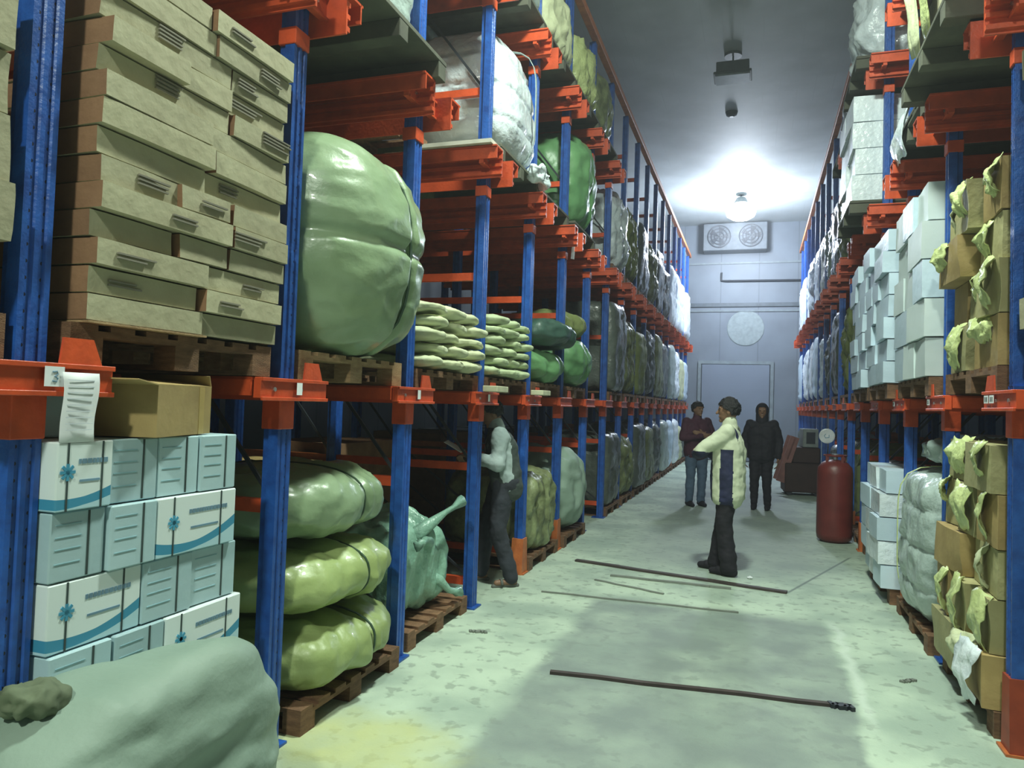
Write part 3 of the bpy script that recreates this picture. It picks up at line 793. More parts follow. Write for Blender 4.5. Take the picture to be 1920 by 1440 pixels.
# ---- big grey green bag in front of bay 1
o = soft('cloth_sack', (0.245, 0.52, 0.395), BAG, n=3.5, amp=0.05, sc_=1.7, seed=3, div=50, flat=0.08, pinch=0.08, fold=(0.6, 0.8, 1.6))
o.location = (-1.80, 1.84, 0.36); o.rotation_euler = (0, 0, 0.04)
tag(o, 'big grey-green sack lying on the floor in front of the blue cartons', 'sack')
bm = soft_mesh('k', (0.07, 0.09, 0.05), n=2.2, amp=0.03, sc_=9, seed=5, div=12)
p = finish('tied_neck', bm, mat('dark_green_cloth', (0.12, 0.15, 0.09), 0.8), o, smooth=True); p.location = (-0.05, -0.34, 0.40)

# ---- bay 2: three bales on the floor, pallet below
yc = (LY[1] + LY[2]) / 2
pallet(-2.50, yc + 0.02, 0.0, 'dark wooden pallet on the floor under the three green bales', lx=1.0, ly=1.0, h=0.12)
def strap_loop(parent, h, n, ax_pos, m=STRAPG, w=0.014, grow=1.0):
    # a strap around the load in the plane x-z at height y = ax_pos
    bm = bmesh.new(); pts = []
    N = 40
    prev = None
    for i in range(N):
        t = 2 * PI * i / N
        cx, cz = math.cos(t), math.sin(t)
        yq = ax_pos / h[1]
        s = max(1e-6, 1 - abs(yq) ** n) ** (1 / n) / (abs(cx) ** n + abs(cz) ** n) ** (1 / n)
        px, pz = cx * s * h[0] * grow, cz * s * h[2] * grow
        a = bm.verts.new((px, ax_pos - w / 2, pz)); b = bm.verts.new((px, ax_pos + w / 2, pz))
        if prev: bm.faces.new((prev[0], prev[1], b, a))
        else: first = (a, b)
        prev = (a, b)
    bm.faces.new((prev[0], prev[1], first[1], first[0]))
    o_ = finish('strap', bm, m, parent); md = o_.modifiers.new('s', 'SOLIDIFY'); md.thickness = 0.006; md.offset = 0
    return o_
zz = 0.12
for i, (hh, hx, hy, m, dx, lb, seed) in enumerate(((0.18, 0.54, 0.57, BALE2, 0.08, 'lowest', 11), (0.18, 0.54, 0.565, BALE2, 0.04, 'middle', 12), (0.20, 0.54, 0.56, BALE, -0.01, 'topmost', 13))):
    o = soft('green_bale', (hx, hy, hh), m, n=2.7, amp=0.035, sc_=2.6, flat=0.03, seed=seed, div=34, straps=((1, 0.1, 0.045, 0.10),), fold=(1, 2.0, 1))
    o.location = (-2.52 + dx, yc + (0.0, 0.0, -0.01)[i], zz + hh * 0.98); o.rotation_euler = (0, 0, (0.03, -0.02, 0.04)[i])
    tag(o, '%s of the three strapped green bales on the floor pallet' % lb, 'bale', 'green bales piled on the floor pallet')
    strap_loop(o, (hx, hy, hh), 2.7, 0.06, grow=0.955)
    zz += hh * 2.0

# big green bale on the first level of bay 2
pallet(-2.56, yc, LEV_L[0], 'wooden pallet under the huge shiny green bale', WOOD_PALE, lx=1.0, ly=1.06, h=0.14)
h_ = (0.62, 0.575, 0.60)
o = soft('green_bale', h_, BALE, n=2.9, amp=0.022, sc_=1.5, seed=21, div=64, straps=((1, 0.18, 0.05, 0.09), (2, 0.02, 0.035, 0.10)), fold=(1, 1.2, 2.2))
o.location = (-2.41, yc + 0.0, LEV_L[0] + 0.14 + 0.575)
tag(o, 'huge shiny green plastic bale bound with straps on the first level', 'bale')
strap_loop(o, h_, 2.9, 0.12, grow=0.955, w=0.022)

# ---- L2 of bay 2 : wide board pallet with a pale wrapped load seen from below
def board_pallet(x, y, z, label, lx=1.15, ly=1.2, m=None):
    o = empty('board_pallet', (x, y, z)); tag(o, label, 'pallet')
    bm = bmesh.new(); box(bm, -lx / 2, lx / 2, -ly / 2, ly / 2, 0.10, 0.13); finish('deck_board', bm, m or PLYDARK, o, bevel=0.004)
    for yy in (-ly / 2 + 0.06, 0, ly / 2 - 0.06):
        bm = bmesh.new(); box(bm, -lx / 2, lx / 2, yy - 0.05, yy + 0.05, 0, 0.10); finish('runner', bm, m or PLYDARK, o, bevel=0.004)
    return o
board_pallet(-2.46, LY[1] + 0.63, LEV_L[1], 'wide dark board pallet jutting out high above the huge green bale', lx=1.22, ly=1.14)
o = soft('wrapped_load', (0.52, 0.54, 0.48), WRAP_G, n=6, amp=0.03, sc_=2.0, seed=31, div=24, layers=4)
o.location = (-2.52, LY[1] + 0.63, LEV_L[1] + 0.13 + 0.48); tag(o, 'milky grey film-wrapped load on the wide board pallet', 'wrapped load')
board_pallet(-2.55, LY[0] + 0.62, LEV_L[1], 'dark board pallet high above the flat brown cartons', lx=1.1, ly=1.0)

# generic wrapped load library (shared meshes)
WL = {}
def load(x, y, z, hx, hy, hz, m, label, group, kind='w', rz=0.0, cat='wrapped load', name='wrapped_load', seed=None):
    seed = rnd.randint(0, 3) if seed is None else seed
    key = (m.name, round(hz, 2), round(hx, 2), round(hy, 2), kind, seed)
    if key in WL: o = WL[key].copy(); COL.objects.link(o)
    else:
        if kind == 'w': o = soft(name, (hx, hy * 0.955, hz), m, n=7, amp=0.04, sc_=2.6, flat=0.03, seed=seed + 40, div=20, layers=max(3, int(hz * 2 / 0.24)), fold=(1.5, 1.5, 0.7))
        elif kind == 'b': o = soft(name, (hx, hy * 0.955, hz), m, n=3.0, amp=0.055, sc_=2.2, flat=0.04, seed=seed + 60, div=26, straps=((1, 0.1, 0.04, 0.1),))
        else: o = soft(name, (hx, hy * 0.95, hz), m, n=4.2, amp=0.07, sc_=3.2, flat=0.05, seed=seed + 80, div=26, fold=(1, 1.8, 0.8))
        WL[key] = o
    o.location = (x, y, z + hz * {'w': 0.97, 'b': 0.96}.get(kind, 0.95) + 0.004); o.rotation_euler = (0, 0, rz)
    return tag(o, label, cat, group)

# ---- bay 3 (fourth upright side)
y3 = (LY[2] + LY[3]) / 2
# floor: sea-green crumpled film bag on a pallet; kraft carton behind
pallet(-2.56, y3 + 0.0, 0.0, 'wooden pallet on the floor under the crumpled sea-green bag', lx=1.0, ly=1.0, h=0.12)
o = soft('plastic_bag', (0.42, 0.44, 0.34), TEALPL, n=3.4, amp=0.075, sc_=2.6, seed=71, div=44, flat=0.05, fold=(1, 1.8, 0.5))
o.location = (-2.52, y3 - 0.06, 0.12 + 0.335); tag(o, 'crumpled sea-green plastic bag with twisted ends on the floor pallet', 'plastic bag')
for i, (a, b, c) in enumerate((((0.30, -0.25, 0.18), (0.46, 0.10, 0.36), (0.50, 0.30, 0.42)), ((0.34, 0.0, 0.10), (0.44, -0.18, 0.22), (0.46, -0.33, 0.20)), ((0.30, 0.1, -0.1), (0.44, 0.25, -0.22), (0.47, 0.36, -0.26)))):
    bm = bmesh.new(); pts = [a, tuple((Vector(a) + Vector(b)) / 2 + Vector((0.03, 0, 0.02))), b, tuple((Vector(b) + Vector(c)) / 2), c]
    tube(bm, pts, [0.06, 0.035, 0.018, 0.024, 0.04], 10)
    for v in bm.verts: v.co += Vector((noise.noise(v.co * 20), noise.noise(v.co * 20 + Vector((5, 0, 0))), noise.noise(v.co * 20 + Vector((0, 9, 0))))) * 0.02
    finish('twisted_end', bm, TEALPL, o, smooth=True)
kb = carton('tall_carton', -3.75, y3, 0.0, 0.75, 1.0, 1.08, KRAFT, 'tall brown carton standing deep inside behind the sea-green bag', group=None, sag=0.02)
# first level: cream sacks, 2 columns x layers
def sacks(x, y, z, ncol, nrow, w, h, m, where, hx=0.36):
    """interlocked paper sacks seen end-on from the aisle"""
    proto = []
    for s_ in range(3): pass
    for r in range(nrow):
        for c in range(ncol):
            key = ('sack', m.name, (r + c) % 3, round(w, 2))
            yy = y + (c - (ncol - 1) / 2) * w + (0.03 if r % 2 else -0.03)
            if key in WL: o = WL[key].copy(); COL.objects.link(o)
            else:
                o = soft('paper_sack', (hx, w / 2 * 0.97, h / 2 * 1.02), m, n=3.2, amp=0.028, sc_=4.5, seed=90 + (r + c) % 3, div=14); WL[key] = o
            o.location = (x + rnd.uniform(-0.03, 0.03), yy, z + h * (r + 0.5) + 0.01); o.rotation_euler = (rnd.uniform(-0.06, 0.06), 0, rnd.uniform(-0.05, 0.05))
            tag(o, 'cream paper sack %s, %s layer up, %s' % (where, ORD[r], ('nearest column' if c == 0 else 'farthest column' if c == ncol - 1 else 'middle column')), 'sack', 'cream sacks ' + where)
pallet(-2.55, y3, LEV_L[0], 'wooden pallet under the cream sacks right of the huge green bale', lx=1.0, ly=1.1, h=0.12)
sacks(-2.34, y3 + 0.02, LEV_L[0] + 0.12, 3, 5, 0.36, 0.088, SACK, 'beside the huge green bale')
y4 = (LY[3] + LY[4]) / 2
pallet(-2.55, y4, LEV_L[0], 'wooden pallet under the cream sacks between the fourth and fifth left uprights', lx=1.0, ly=1.1, h=0.12)
sacks(-2.34, y4 + 0.02, LEV_L[0] + 0.12, 3, 6, 0.36, 0.085, SACK2, 'between the fourth and fifth left uprights')

# second level of bays 3 and 4
for i, (dx, dy, w_, h_) in enumerate(((0, -0.25, 0.42, 0.24), (0.02, 0.2, 0.40, 0.24), (-0.02, -0.22, 0.42, 0.46 - 0.22), (0.0, 0.22, 0.42, 0.24))):
    carton('brown_carton', -3.05 + dx, y3 + dy, LEV_L[1] + 0.13 + (0.245 if i > 1 else 0), 0.5, w_, h_, KRAFT, '%s brown carton %s on the high pallet deep in the fourth bay' % (('lower', 'lower', 'upper', 'upper')[i], ('near', 'far', 'near', 'far')[i]), group='brown cartons deep on the high level', sag=0.012)
pallet(-3.05, y3, LEV_L[1], 'wooden pallet under the brown cartons deep on the high level', lx=1.0, ly=1.06)
bm = bmesh.new(); box(bm, -0.62, 0.10, -0.14, 0.14, 0, 0.03)
o = finish('bright_plank', bm, mat('cream_plank', (0.72, 0.70, 0.60), 0.6)); o.location = (LX + 0.03, LY[3] - 0.17, LEV_L[1]); tag(o, 'cream plank lying on the high orange rail of the fourth left upright', 'plank')
board_pallet(-2.50, y4, LEV_L[1], 'dark board pallet under the white sacks on the high level', lx=1.05, ly=1.12)
# white film wrapped stack, leaning towards the aisle
bm = soft_mesh('x', (0.50, 0.54, 0.56), n=4.0, amp=0.025, sc_=2.2, flat=0.03, seed=100, div=44, layers=4, fold=(1, 1.3, 1.4))
for v in bm.verts:
    t_ = (v.co.z + 0.56) / 1.12
    v.co.x += -0.10 * t_ * t_; v.co.x *= 1 - 0.10 * t_; v.co.y *= 1 - 0.12 * t_ * t_
o = finish('white_wrapped_stack', bm, WRAP_W, smooth=True); o.location = (-2.42, y4 + 0.01, LEV_L[1] + 0.13 + 0.55)
tag(o, 'bulging stack wrapped in shiny white film, high beside the fifth left upright', 'wrapped load')
strap_loop(o, (0.50, 0.55, 0.56), 4.2, 0.15, m=WRAP_G, w=0.03)
o = soft('film_drape', (0.06, 0.22, 0.07), WRAP_W, n=2.6, amp=0.08, sc_=5, seed=121, div=20)
o.location = (-1.93, y4 + 0.38, LEV_L[1] + 0.14); tag(o, 'bunched white plastic film hanging over the edge of the high board pallet', 'plastic film')

# third level over bays 2-6
G3 = 'goods on the topmost level of the left rack'
for k, (m, hz, kd, lb) in {2: (WRAP_G, 0.4, 'w', 'grey film load'), 3: (WRAP_G, 0.42, 'w', 'milky film load'), 4: (SACK, 0.42, 'c', 'creamy crumpled film load'), 5: (FILM_YEL, 0.4, 'c', 'yellow-green crumpled load'), 6: (MOTTLE, 0.5, 'b', 'tall grey-green bundled load')}.items():
    y = (LY[k] + LY[k + 1]) / 2
    board_pallet(-2.50, y, LEV_L[2], 'dark board pallet on the topmost left level holding the %s' % lb, lx=1.08, ly=1.14)
    load(-2.48, y, LEV_L[2] + 0.13, 0.52, 0.56, hz, m, '%s on the topmost left level' % lb, G3, kd)

# ---- left rack further bays
y5 = (LY[4] + LY[5]) / 2; y6 = (LY[5] + LY[6]) / 2; y7 = (LY[6] + LY[7]) / 2
# floor bay 4 (beside the leaning man): brown carton standing deep
carton('tall_carton', -3.75, y4, 0.0, 0.75, 1.0, 1.2, CARTON_SIDE, 'tall dark brown carton deep inside behind the man in the rack', sag=0.02)
# bay 5 floor: mottled wrapped pallet
pallet(-2.52, y5, 0.0, 'wooden pallet on the floor under the mottled olive load', lx=1.0, ly=1.06)
load(-2.50, y5 + 0.02, 0.13, 0.50, 0.57, 0.41, MOTTLE, 'mottled olive film-wrapped load on the floor right of the leaning man', None, 'c', seed=1)
pallet(-2.50, y6, 0.0, 'wooden pallet on the floor under the grey-green bag', lx=1.0, ly=1.06)
load(-2.42, y6, 0.13, 0.50, 0.58, 0.50, BAG, 'tall grey-green bag with a pointed top on the floor of the seventh bay', None, 'b', seed=2, cat='sack', name='cloth_sack')
# first level bay 5, 6
pallet(-2.55, y5, LEV_L[0], 'wooden pallet under the bright green and dark green bundles', lx=1.0, ly=1.06)
load(-2.42, y5 + 0.0, LEV_L[0] + 0.13, 0.50, 0.55, 0.18, BRGREEN, 'bright green plastic bundle under the dark tarpaulin on the first level', None, 'b', cat='bale', name='green_bundle')
load(-2.32, y5 + 0.05, LEV_L[0] + 0.13 + 0.37, 0.52, 0.56, 0.14, DKGREEN, 'dark green tarpaulin bundle lying on the bright green one', None, 'b', cat='bale', name='tarpaulin_bundle')
pallet(-2.55, y6, LEV_L[0], 'wooden pallet under the green bundles of the seventh bay', lx=1.0, ly=1.06)
load(-2.40, y6, LEV_L[0] + 0.13, 0.50, 0.56, 0.30, BRGREEN, 'bright green bundle on the first level of the seventh bay', None, 'b', cat='bale', name='green_bundle')
load(-2.45, y6, LEV_L[0] + 0.13 + 0.58, 0.48, 0.5, 0.16, OLIVE, 'olive bundle lying on the bright green bundle of the seventh bay', None, 'b', cat='bale', name='cloth_bundle')
# second level bay 5..6: green bales
board_pallet(-2.5, y5, LEV_L[1], 'dark board pallet under the near tall green bale', lx=1.0, ly=1.06)
board_pallet(-2.5, y6, LEV_L[1], 'dark board pallet under the tall bright green bale', lx=1.05, ly=1.1)
load(-2.42, y6, LEV_L[1] + 0.13, 0.52, 0.57, 0.60, BRGREEN, 'tall bright green bale high between the sixth and seventh left uprights', None, 'b', cat='bale', name='green_bale', seed=1)

lay_l = {  # bay : (floor, level 1, level 2)
    7: ((WRAP_D, .55, 'w'), (WRAP_D, .7, 'w'), (WRAP_W, .6, 'c')),
    8: ((MOTTLE, .5, 'c'), (MOTTLE, .65, 'c'), (OLIVE, .65, 'c')),
    9: ((WRAP_D, .6, 'w'), (OLIVE, .6, 'w'), (WRAP_D, .66, 'w')),
    10: ((MOTTLE, .55, 'w'), (WRAP_D, .7, 'c'), (MOTTLE, .62, 'c')),
    11: ((WRAP_D, .6, 'c'), (MOTTLE, .7, 'w'), (WRAP_D, .7, 'w')),
    12: ((WRAP_G, .6, 'w'), (WRAP_D, .66, 'w'), (WRAP_D, .62, 'c')),
    13: ((WRAP_B, .6, 'w'), (WRAP_G, .7, 'w'), (WRAP_W, .75, 'w')),
    14: ((WRAP_W, .6, 'w'), (WRAP_W, .7, 'c'), (WRAP_W, .75, 'w')),
    15: ((SACK, .5, 'w'), (SACK, .6, 'w'), (WRAP_B, .75, 'w')),
    16: ((WRAP_D, .5, 'w'), (WRAP_B, .6, 'w'), (WRAP_W, .7, 'w'))}
NM = {'smoky_grey_film': 'smoky grey', 'mottled_olive_film': 'mottled olive', 'olive_cloth': 'olive', 'white_stretch_film': 'white', 'milky_grey_film': 'milky grey', 'bluish_white_carton': 'bluish white', 'cream_paper_sack': 'cream', 'yellow_green_film': 'yellow-green', 'green_cream_sack': 'pale green', 'kraft_cardboard': 'brown', 'ochre_carton': 'ochre'}
LN = ('floor', 'first level', 'second level', 'third level')
for k, spec in lay_l.items():
    y = (LY[k] + LY[k + 1]) / 2
    for l, (m, hz, kd) in enumerate(spec):
        zb = (0, LEV_L[0], LEV_L[1])[l]
        pallet(-2.52, y, zb, 'wooden pallet on the %s of the left rack, %s bay from the viewer' % (LN[l], ORD[k]), lx=1.0, ly=1.08)
        load(-2.50 + rnd.uniform(0, 0.06), y, zb + 0.13, 0.50, 0.565, hz, m, '%s load on the %s of the left rack, %s bay from the viewer' % (NM[m.name], LN[l], ORD[k]), 'wrapped loads further down the left rack', kd)

# second pallet row, deep: dark brown carton stacks and loads glimpsed through the gaps
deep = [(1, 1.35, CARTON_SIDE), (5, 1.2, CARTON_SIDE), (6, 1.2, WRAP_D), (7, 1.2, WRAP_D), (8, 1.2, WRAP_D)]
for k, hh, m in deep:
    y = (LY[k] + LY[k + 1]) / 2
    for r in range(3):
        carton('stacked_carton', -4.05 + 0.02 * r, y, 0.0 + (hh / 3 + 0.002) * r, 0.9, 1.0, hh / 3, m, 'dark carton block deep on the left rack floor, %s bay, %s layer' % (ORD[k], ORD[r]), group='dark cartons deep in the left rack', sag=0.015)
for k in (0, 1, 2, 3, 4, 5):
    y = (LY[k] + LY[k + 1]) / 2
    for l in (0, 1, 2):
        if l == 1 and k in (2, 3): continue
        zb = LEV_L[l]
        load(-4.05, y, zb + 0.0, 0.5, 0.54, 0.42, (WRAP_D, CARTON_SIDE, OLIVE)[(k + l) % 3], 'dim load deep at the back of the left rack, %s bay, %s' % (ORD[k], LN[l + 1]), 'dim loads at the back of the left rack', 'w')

# ---------------------------------------------------------------- right rack goods
# bay index j: between RY[j] and RY[j+1]
def rb(j): return (RY[j] + RY[j + 1]) / 2
# bay 0: layered pale green cartons at the right picture edge
for l, n_ in ((0, 7), (1, 10)):
    zb = (0, LEV_R[0])[l]
    pallet(1.80, rb(0) - 0.02, zb, 'wooden pallet on the %s at the right picture edge' % LN[l], lx=1.0, ly=1.06)
    z = zb + 0.135
    for r in range(n_):
        carton('flat_green_carton', (1.76, 1.67)[l] + rnd.uniform(-0.03, 0.03), rb(0), z, 0.95, 1.08, 0.145, SACK2 if (r + l) % 2 else CARTON, 'flat pale green carton at the right edge, %s layer on the %s' % (ORD[r], LN[l]), group='flat pale green cartons at the right picture edge', sag=0.022)
        z += 0.15
# bay 1: ochre cartons with torn yellow film, floor and first level
def film_flap(x, y, z, w, h, rz, m, label):
    bm = bmesh.new(); N = 10; sd = rnd.random() * 40
    for i in range(N + 1):
        for j in range(N + 1):
            u, v = i / N - 0.5, j / N
            bm.verts.new((-0.05 * math.sin(v * 3.0) + 0.03 * noise.noise(Vector((u * 4 + sd, v * 4, 0))), u * w * (1 - 0.5 * v), -v * h + 0.03 * noise.noise(Vector((u * 4, v * 4, sd)))))
    bm.verts.ensure_lookup_table()
    for i in range(N):
        for j in range(N):
            a = i * (N + 1) + j; bm.faces.new([bm.verts[q] for q in (a, a + 1, a + N + 2, a + N + 1)])
    o = finish('torn_film', bm, m, smooth=True); o.location = (x, y, z); o.rotation_euler = (0, 0, rz)
    o.modifiers.new('s', 'SOLIDIFY').thickness = 0.004
    return tag(o, label, 'plastic film', 'torn film scraps on the ochre cartons')
for l, nr in ((0, 5), (1, 4)):
    zb = (0, LEV_R[0])[l]
    pallet(1.66, rb(1), zb, 'wooden pallet on the %s under the ochre cartons' % LN[l], lx=1.0, ly=1.06)
    z = zb + 0.135
    for r in range(nr):
        h_ = (0.27, 0.28, 0.25, 0.28, 0.25)[r]
        nc = 3 if r % 2 else 2
        for c in range(nc):
            w_ = 1.10 / nc
            yy = rb(1) - 0.55 + w_ * (c + 0.5)
            cx_ = 1.42 + rnd.uniform(-0.05, 0.06)
            o = carton('ochre_carton', cx_, yy, z, 0.55, w_ - 0.04, h_ - 0.004, OCHRE if (r + c) % 3 else KRAFT, 'ochre carton on the %s beside the near right upright, %s layer, %s' % (LN[l], ORD[r], ('nearest', 'second', 'third')[c]), group='ochre cartons beside the near right upright', rz=rnd.uniform(-0.07, 0.07), sag=0.03)
            if rnd.random() < 0.75:
                film_flap(cx_ - 0.27, yy + rnd.uniform(-0.1, 0.1), z + h_ + 0.01, rnd.uniform(0.16, 0.34), rnd.uniform(0.14, 0.3), rnd.uniform(-0.3, 0.3), FILM_YEL if rnd.random() < 0.9 else SACK, 'scrap of torn film on the %s ochre cartons, %s layer, %s carton' % (LN[l], ORD[r], ('nearest', 'second', 'third')[c]))
        z += h_
carton('ochre_carton', 1.85, rb(1), 0.14, 0.28, 1.0, 1.2, KRAFT, 'brown carton back row behind the ochre floor cartons', sag=0.02)
carton('ochre_carton', 1.85, rb(1), LEV_R[0] + 0.14, 0.28, 1.0, 1.0, KRAFT, 'brown carton back row behind the ochre cartons on the first level', sag=0.02)
# second level bay 1: big board pallet jutting out, cream cartons and drape
board_pallet(1.52, rb(1) + 0.02, LEV_R[1], 'wide dark board pallet jutting out at the upper right', lx=1.25, ly=1.22)
for r in range(3):
    for c in range(2):
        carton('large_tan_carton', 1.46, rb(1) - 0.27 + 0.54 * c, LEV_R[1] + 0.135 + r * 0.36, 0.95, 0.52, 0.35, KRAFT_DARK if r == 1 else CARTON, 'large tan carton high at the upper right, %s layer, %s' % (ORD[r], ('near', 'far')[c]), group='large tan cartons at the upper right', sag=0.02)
for i, (yy, zz, hh, rr, ww) in enumerate(((4.55, 4.75, 0.75, 0.1, 0.35), (4.95, 4.85, 0.95, -0.1, 0.45), (5.25, 4.8, 0.85, 0.05, 0.4))):
    o = film_flap(0.96, yy, zz, ww, hh, rr, (SACK, FILM_YEL, SACK)[i], 'long strip of loose cream film hanging from the upper right load, %s' % ('nearest', 'middle', 'farthest')[i])
    o['group'] = 'loose film strips at the upper right'
o = film_flap(1.10, rb(1) - 0.35, 0.42, 0.30, 0.30, 0.1, WRAP_W, 'white plastic sheet scrap hanging low at the foot of the ochre cartons'); o['group'] = 'white plastic scraps low on the right'
# bays 2..3 floor: bluish white cartons in bulging film
def white_stack(j, l, nr, xf, m, where, ch=0.215, sag=0.02, x2=None):
    zb = (0, LEV_R[0], LEV_R[1])[l]
    pallet(xf + 0.53, rb(j), zb, 'wooden pallet %s' % where, lx=1.0, ly=1.12)
    z = zb + 0.135
    for r in range(nr):
        nc = 3 if (r % 2 == 0) else 2
        for c in range(nc):
            w_ = 1.15 / nc
            xx = xf + 0.25 + rnd.uniform(-0.03, 0.03) - (0.06 * math.sin(PI * (r + 0.5) / nr) if l == 0 else 0)
            carton('white_carton', xx, rb(j) - 0.575 + w_ * (c + 0.5), z, 0.5, w_ - 0.012, ch - 0.008, m[(r + c) % len(m)], 'white carton %s, %s layer, %s' % (where, ORD[r], ('near end' if c == 0 else 'far end' if c == nc - 1 else 'middle')), group='white cartons ' + where, rz=rnd.uniform(-0.03, 0.03), sag=sag)
        z += ch
    # back row as one tall block
    hh = nr * ch - 0.01
    carton('back_carton', xf + 0.78, rb(j), zb + 0.135, 0.46, 1.12, hh, m[0], 'white block behind the cartons %s' % where, sag=0.02)
pallet(1.62, rb(2), 0.0, 'wooden pallet on the floor under the milky film-wrapped load', lx=1.0, ly=1.14)
o = soft('wrapped_load', (0.53, 0.58, 0.55), WRAP_G, n=5.0, amp=0.04, sc_=2.4, seed=131, div=44, layers=4, fold=(1.2, 1.2, 1.0))
o.location = (1.60, rb(2), 0.13 + 0.54); tag(o, 'milky film-wrapped load of cartons on the floor behind the second right upright', 'wrapped load')
strap_loop(o, (0.53, 0.58, 0.55), 5.0, 0.30, m=FILM_YEL, w=0.02)
carton('white_carton', 2.0, rb(3) + 0.05, 1.145, 0.5, 0.8, 0.3, WRAP_B, 'white carton block sticking up behind the floor piles of the right rack')
white_stack(3, 0, 5, 1.07, (WRAP_B, WRAP_W), 'on the floor right of the gas cylinder', 0.20, 0.02)
white_stack(2, 1, 5, 1.08, (WHITECARD, WHITECARD, WRAP_B), 'on the first level behind the second right upright', 0.268, 0.01)
white_stack(3, 1, 7, 1.03, (WRAP_B,), 'on the first level, middle of the right rack', 0.19, 0.018)
white_stack(4, 1, 7, 1.05, (WRAP_B,), 'on the first level beyond the middle white pile', 0.19, 0.018)
o = load(1.62, rb(2), 1.24, 0.42, 0.5, 0.10, WRAP_G, 'milky film bundle knotted on top of the nearer white floor pile', None, 'c', cat='plastic film', name='film_bundle')
# second level
board_pallet(1.60, rb(2), LEV_R[1], 'dark board pallet high behind the second right upright', lx=1.1, ly=1.2)
board_pallet(1.62, rb(2), LEV_R[1] + 0.14, 'empty dark board pallet lying on another one behind the second right upright', lx=1.05, ly=1.15)
o = film_flap(1.06, rb(2) + 0.2, LEV_R[1] + 0.28, 0.7, 0.35, 0, WRAP_W, 'white film hanging over the empty high board pallets'); o['group'] = 'white film over board pallets'
board_pallet(1.46, rb(4), LEV_R[1], 'dark board pallet under the tall dazzling white stack', lx=1.15, ly=1.2)
for r in range(4):
    for c in range(2):
        for dcol in range(2):
            carton('white_carton', 1.15 + 0.5 * dcol + rnd.uniform(-0.025, 0.025), rb(4) - 0.285 + 0.57 * c, LEV_R[1] + 0.135 + r * 0.277, 0.48, 0.55, 0.27, WRAP_W, 'dazzling white carton in the tall high stack, %s layer, %s %s' % (ORD[r], ('near', 'far')[c], ('aisle side', 'inner side')[dcol]), group='dazzling white cartons of the tall high stack', rz=rnd.uniform(-0.04, 0.04), sag=0.015)
# third level right
for j, (m, lb, kd) in {2: (MOTTLE, 'dim olive load', 'c'), 4: (WRAP_W, 'white ragged load', 'c'), 5: (WRAP_G, 'milky grey load', 'w'), 6: (WRAP_D, 'smoky load', 'w')}.items():
    board_pallet(1.50 if j == 4 else 1.62, rb(j), LEV_R[2], 'dark board pallet on the topmost right level holding the %s' % lb, lx=1.15, ly=1.2)
    load(1.48 if j == 4 else 1.66, rb(j), LEV_R[2] + 0.13, 0.52, 0.58, 0.5, m, '%s on the topmost right level' % lb, None, kd)
# far right bays
lay_r = {
    4: ((WRAP_D, .5, 'w'), None, None),
    5: ((OLIVE, .55, 'c'), (OLIVE, .70, 'c'), (OLIVE, .53, 'w')),
    6: ((OLIVE, .55, 'w'), (OLIVE, .66, 'c'), (MOTTLE, .53, 'c')),
    7: ((WRAP_D, .5, 'w'), (WRAP_D, .7, 'w'), (WRAP_D, .62, 'w')),
    8: ((MOTTLE, .5, 'c'), (WRAP_D, .6, 'c'), (WRAP_G, .65, 'c')),
    9: ((WRAP_D, .5, 'w'), (WRAP_G, .62, 'w'), (MOTTLE, .65, 'w')),
    10: ((WRAP_G, .55, 'w'), (WRAP_B, .7, 'w'), (WRAP_W, .68, 'w')),
    11: ((WRAP_B, .55, 'w'), (WRAP_W, .7, 'w'), (WRAP_W, .74, 'c')),
    12: ((WRAP_W, .55, 'c'), (WRAP_W, .66, 'w'), (WRAP_W, .74, 'w')),
    13: ((WRAP_B, .55, 'w'), (WRAP_W, .7, 'c'), (WRAP_B, .7, 'w')),
    14: ((WRAP_D, .5, 'w'), (WRAP_B, .7, 'w'), (WRAP_W, .7, 'w'))}
for j, spec in lay_r.items():
    y = rb(j)
    for l, s_ in enumerate(spec):
        if s_ is None: continue
        m, hz, kd = s_
        zb = (0, LEV_R[0], LEV_R[1])[l]
        pallet(1.70, y, zb, 'wooden pallet on the %s of the right rack, %s bay from the viewer' % (LN[l], ORD[j]), lx=1.0, ly=1.12)
        load((1.82 if l == 0 and j in (4, 5, 6, 8, 9, 10) else 1.68) - rnd.uniform(0, 0.05), y, zb + 0.13, 0.50, 0.60, hz, m, '%s load on the %s of the right rack, %s bay from the viewer' % (NM[m.name], LN[l], ORD[j]), 'wrapped loads further down the right rack', kd)
# small labels on the right arms
for k, n_ in ((1, 2), (2, 1), (3, 1)):
    for i in range(n_):
        bm = bmesh.new(); box(bm, -0.002, 0, -0.035, 0.035, -0.02, 0.02)
        o = finish('bay_label', bm, PAPER); o.location = (RX - 0.0625, RY[k] + 0.16 - i * 0.09, LEV_R[0] - 0.045)
        tag(o, 'small white label on the orange arm of the %s right upright%s' % (ORD[k], ', nearer one' if i else ''), 'label')
        bm = bmesh.new(); box(bm, -0.003, -0.001, -0.02, -0.008, -0.012, 0.012); box(bm, -0.003, -0.001, 0.005, 0.018, -0.012, 0.012)
        finish('dark_marks', bm, STRAP, o)

